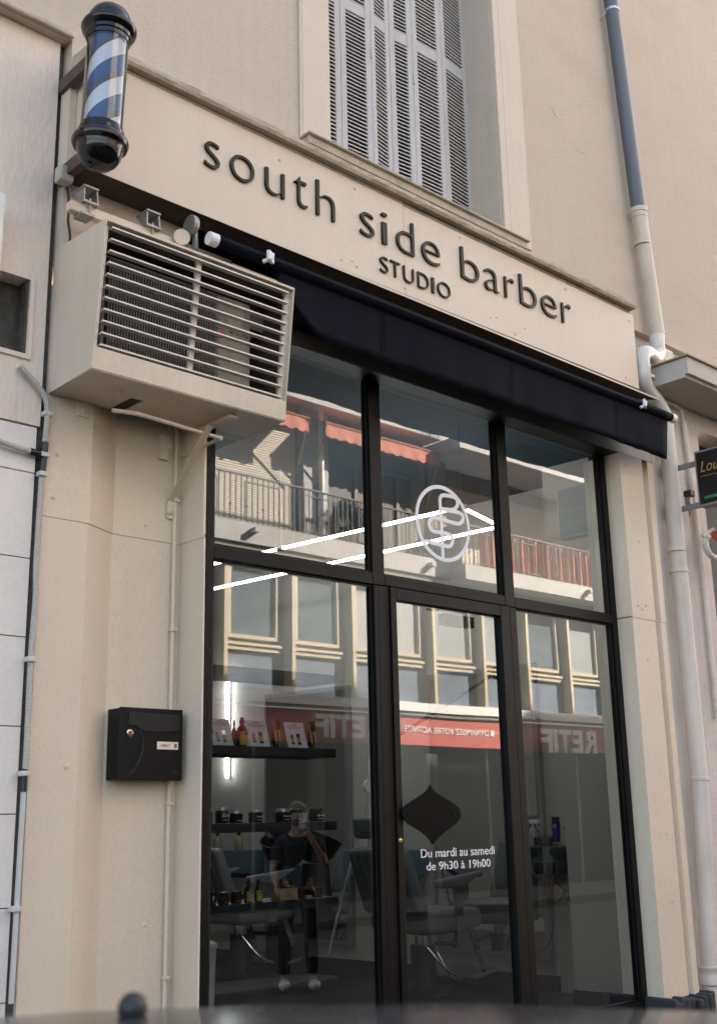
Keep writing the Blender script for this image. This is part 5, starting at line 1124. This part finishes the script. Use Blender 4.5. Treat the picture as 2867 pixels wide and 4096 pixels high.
# local: facing +y
bv = [(0, 0, .95), (0, 0, 1.12), (0, 0, 1.30), (0, 0, 1.42), (0, .01, 1.50), (0, .02, 1.62), (0, .02, 1.70),
      (-.10, 0, .90), (-.12, .02, .50), (-.13, 0, .10), (-.14, .10, .04), (.10, 0, .90), (.13, .03, .50), (.14, 0, .10), (.16, .10, .04),
      (-.18, 0, 1.38), (-.24, .02, 1.12), (-.20, .16, .95), (-.19, .20, .88),
      (.18, 0, 1.38), (.27, .10, 1.18), (.13, .24, 1.42), (.08, .27, 1.50)]
be = [(0, 1), (1, 2), (2, 3), (3, 4), (4, 5), (5, 6), (0, 7), (7, 8), (8, 9), (9, 10), (0, 11), (11, 12), (12, 13), (13, 14), (3, 15), (15, 16), (16, 17), (17, 18), (3, 19), (19, 20), (20, 21), (21, 22)]
br_ = [(.15, .11), (.13, .10), (.16, .11), (.10, .09), .055, (.078, .095), (.065, .08), .085, .06, .04, .035, .085, .06, .04, .035, .06, .045, .03, .028, .06, .045, .03, .03]
body = skin_obj('body', 'skin', ps, bv, be, br_)
skin_obj('tshirt', 'tshirt', ps, [(0, 0, .84), (0, 0, 1.10), (0, 0, 1.30), (0, 0, 1.42), (-.18, 0, 1.38), (-.23, .02, 1.20), (.18, 0, 1.38), (.25, .07, 1.24)], [(0, 1), (1, 2), (2, 3), (3, 4), (4, 5), (3, 6), (6, 7)], [(.17, .125), (.15, .115), (.175, .125), (.11, .10), .075, .065, .075, .065])
skin_obj('trousers', 'shelf', ps, [(0, 0, 1.06), (-.10, 0, .88), (-.12, .02, .50), (-.13, 0, .12), (.10, 0, .88), (.13, .03, .50), (.14, 0, .12)], [(0, 1), (1, 2), (2, 3), (0, 4), (4, 5), (5, 6)], [(.165, .12), .10, .075, .06, .10, .075, .06])
MB().ball((0, 0, 1.72), .10, .92, 1.05, .72).build('hair', 'shelf', ps, smooth=True)
MB().ball((0, .05, 1.58), .07, .9, .9, .7).build('beard', 'shelf', ps, smooth=True)
for x, s_ in ((-.135, 1), (.15, 1)): 
    MB().ball((x, .06, .05), .14, .42, 1.05, .38).build('trainer', 'white_plastic', ps, smooth=True)
MB().box((.01, .27, 1.52), (.09, .28, 1.67)).build('phone', 'white_plastic', ps, bevel=.008)
for k in range(4): MB().tube([(.11, .25, 1.51 + k * .02), (.11, .29, 1.515 + k * .02), (.07, .295, 1.52 + k * .02)], .009, 8).build('finger', 'skin', ps, smooth=True)
MB().tube([(.05, .25, 1.50), (.0, .28, 1.52), (.0, .285, 1.55)], .010, 8).build('thumb', 'skin', ps, smooth=True)
pp_ = P(1190, 3500, Y=5.15); ps.location = (pp_.x, .06 - 5.15, RZ); ps.rotation_euler.z = R(38)
print('done', len(S.objects))
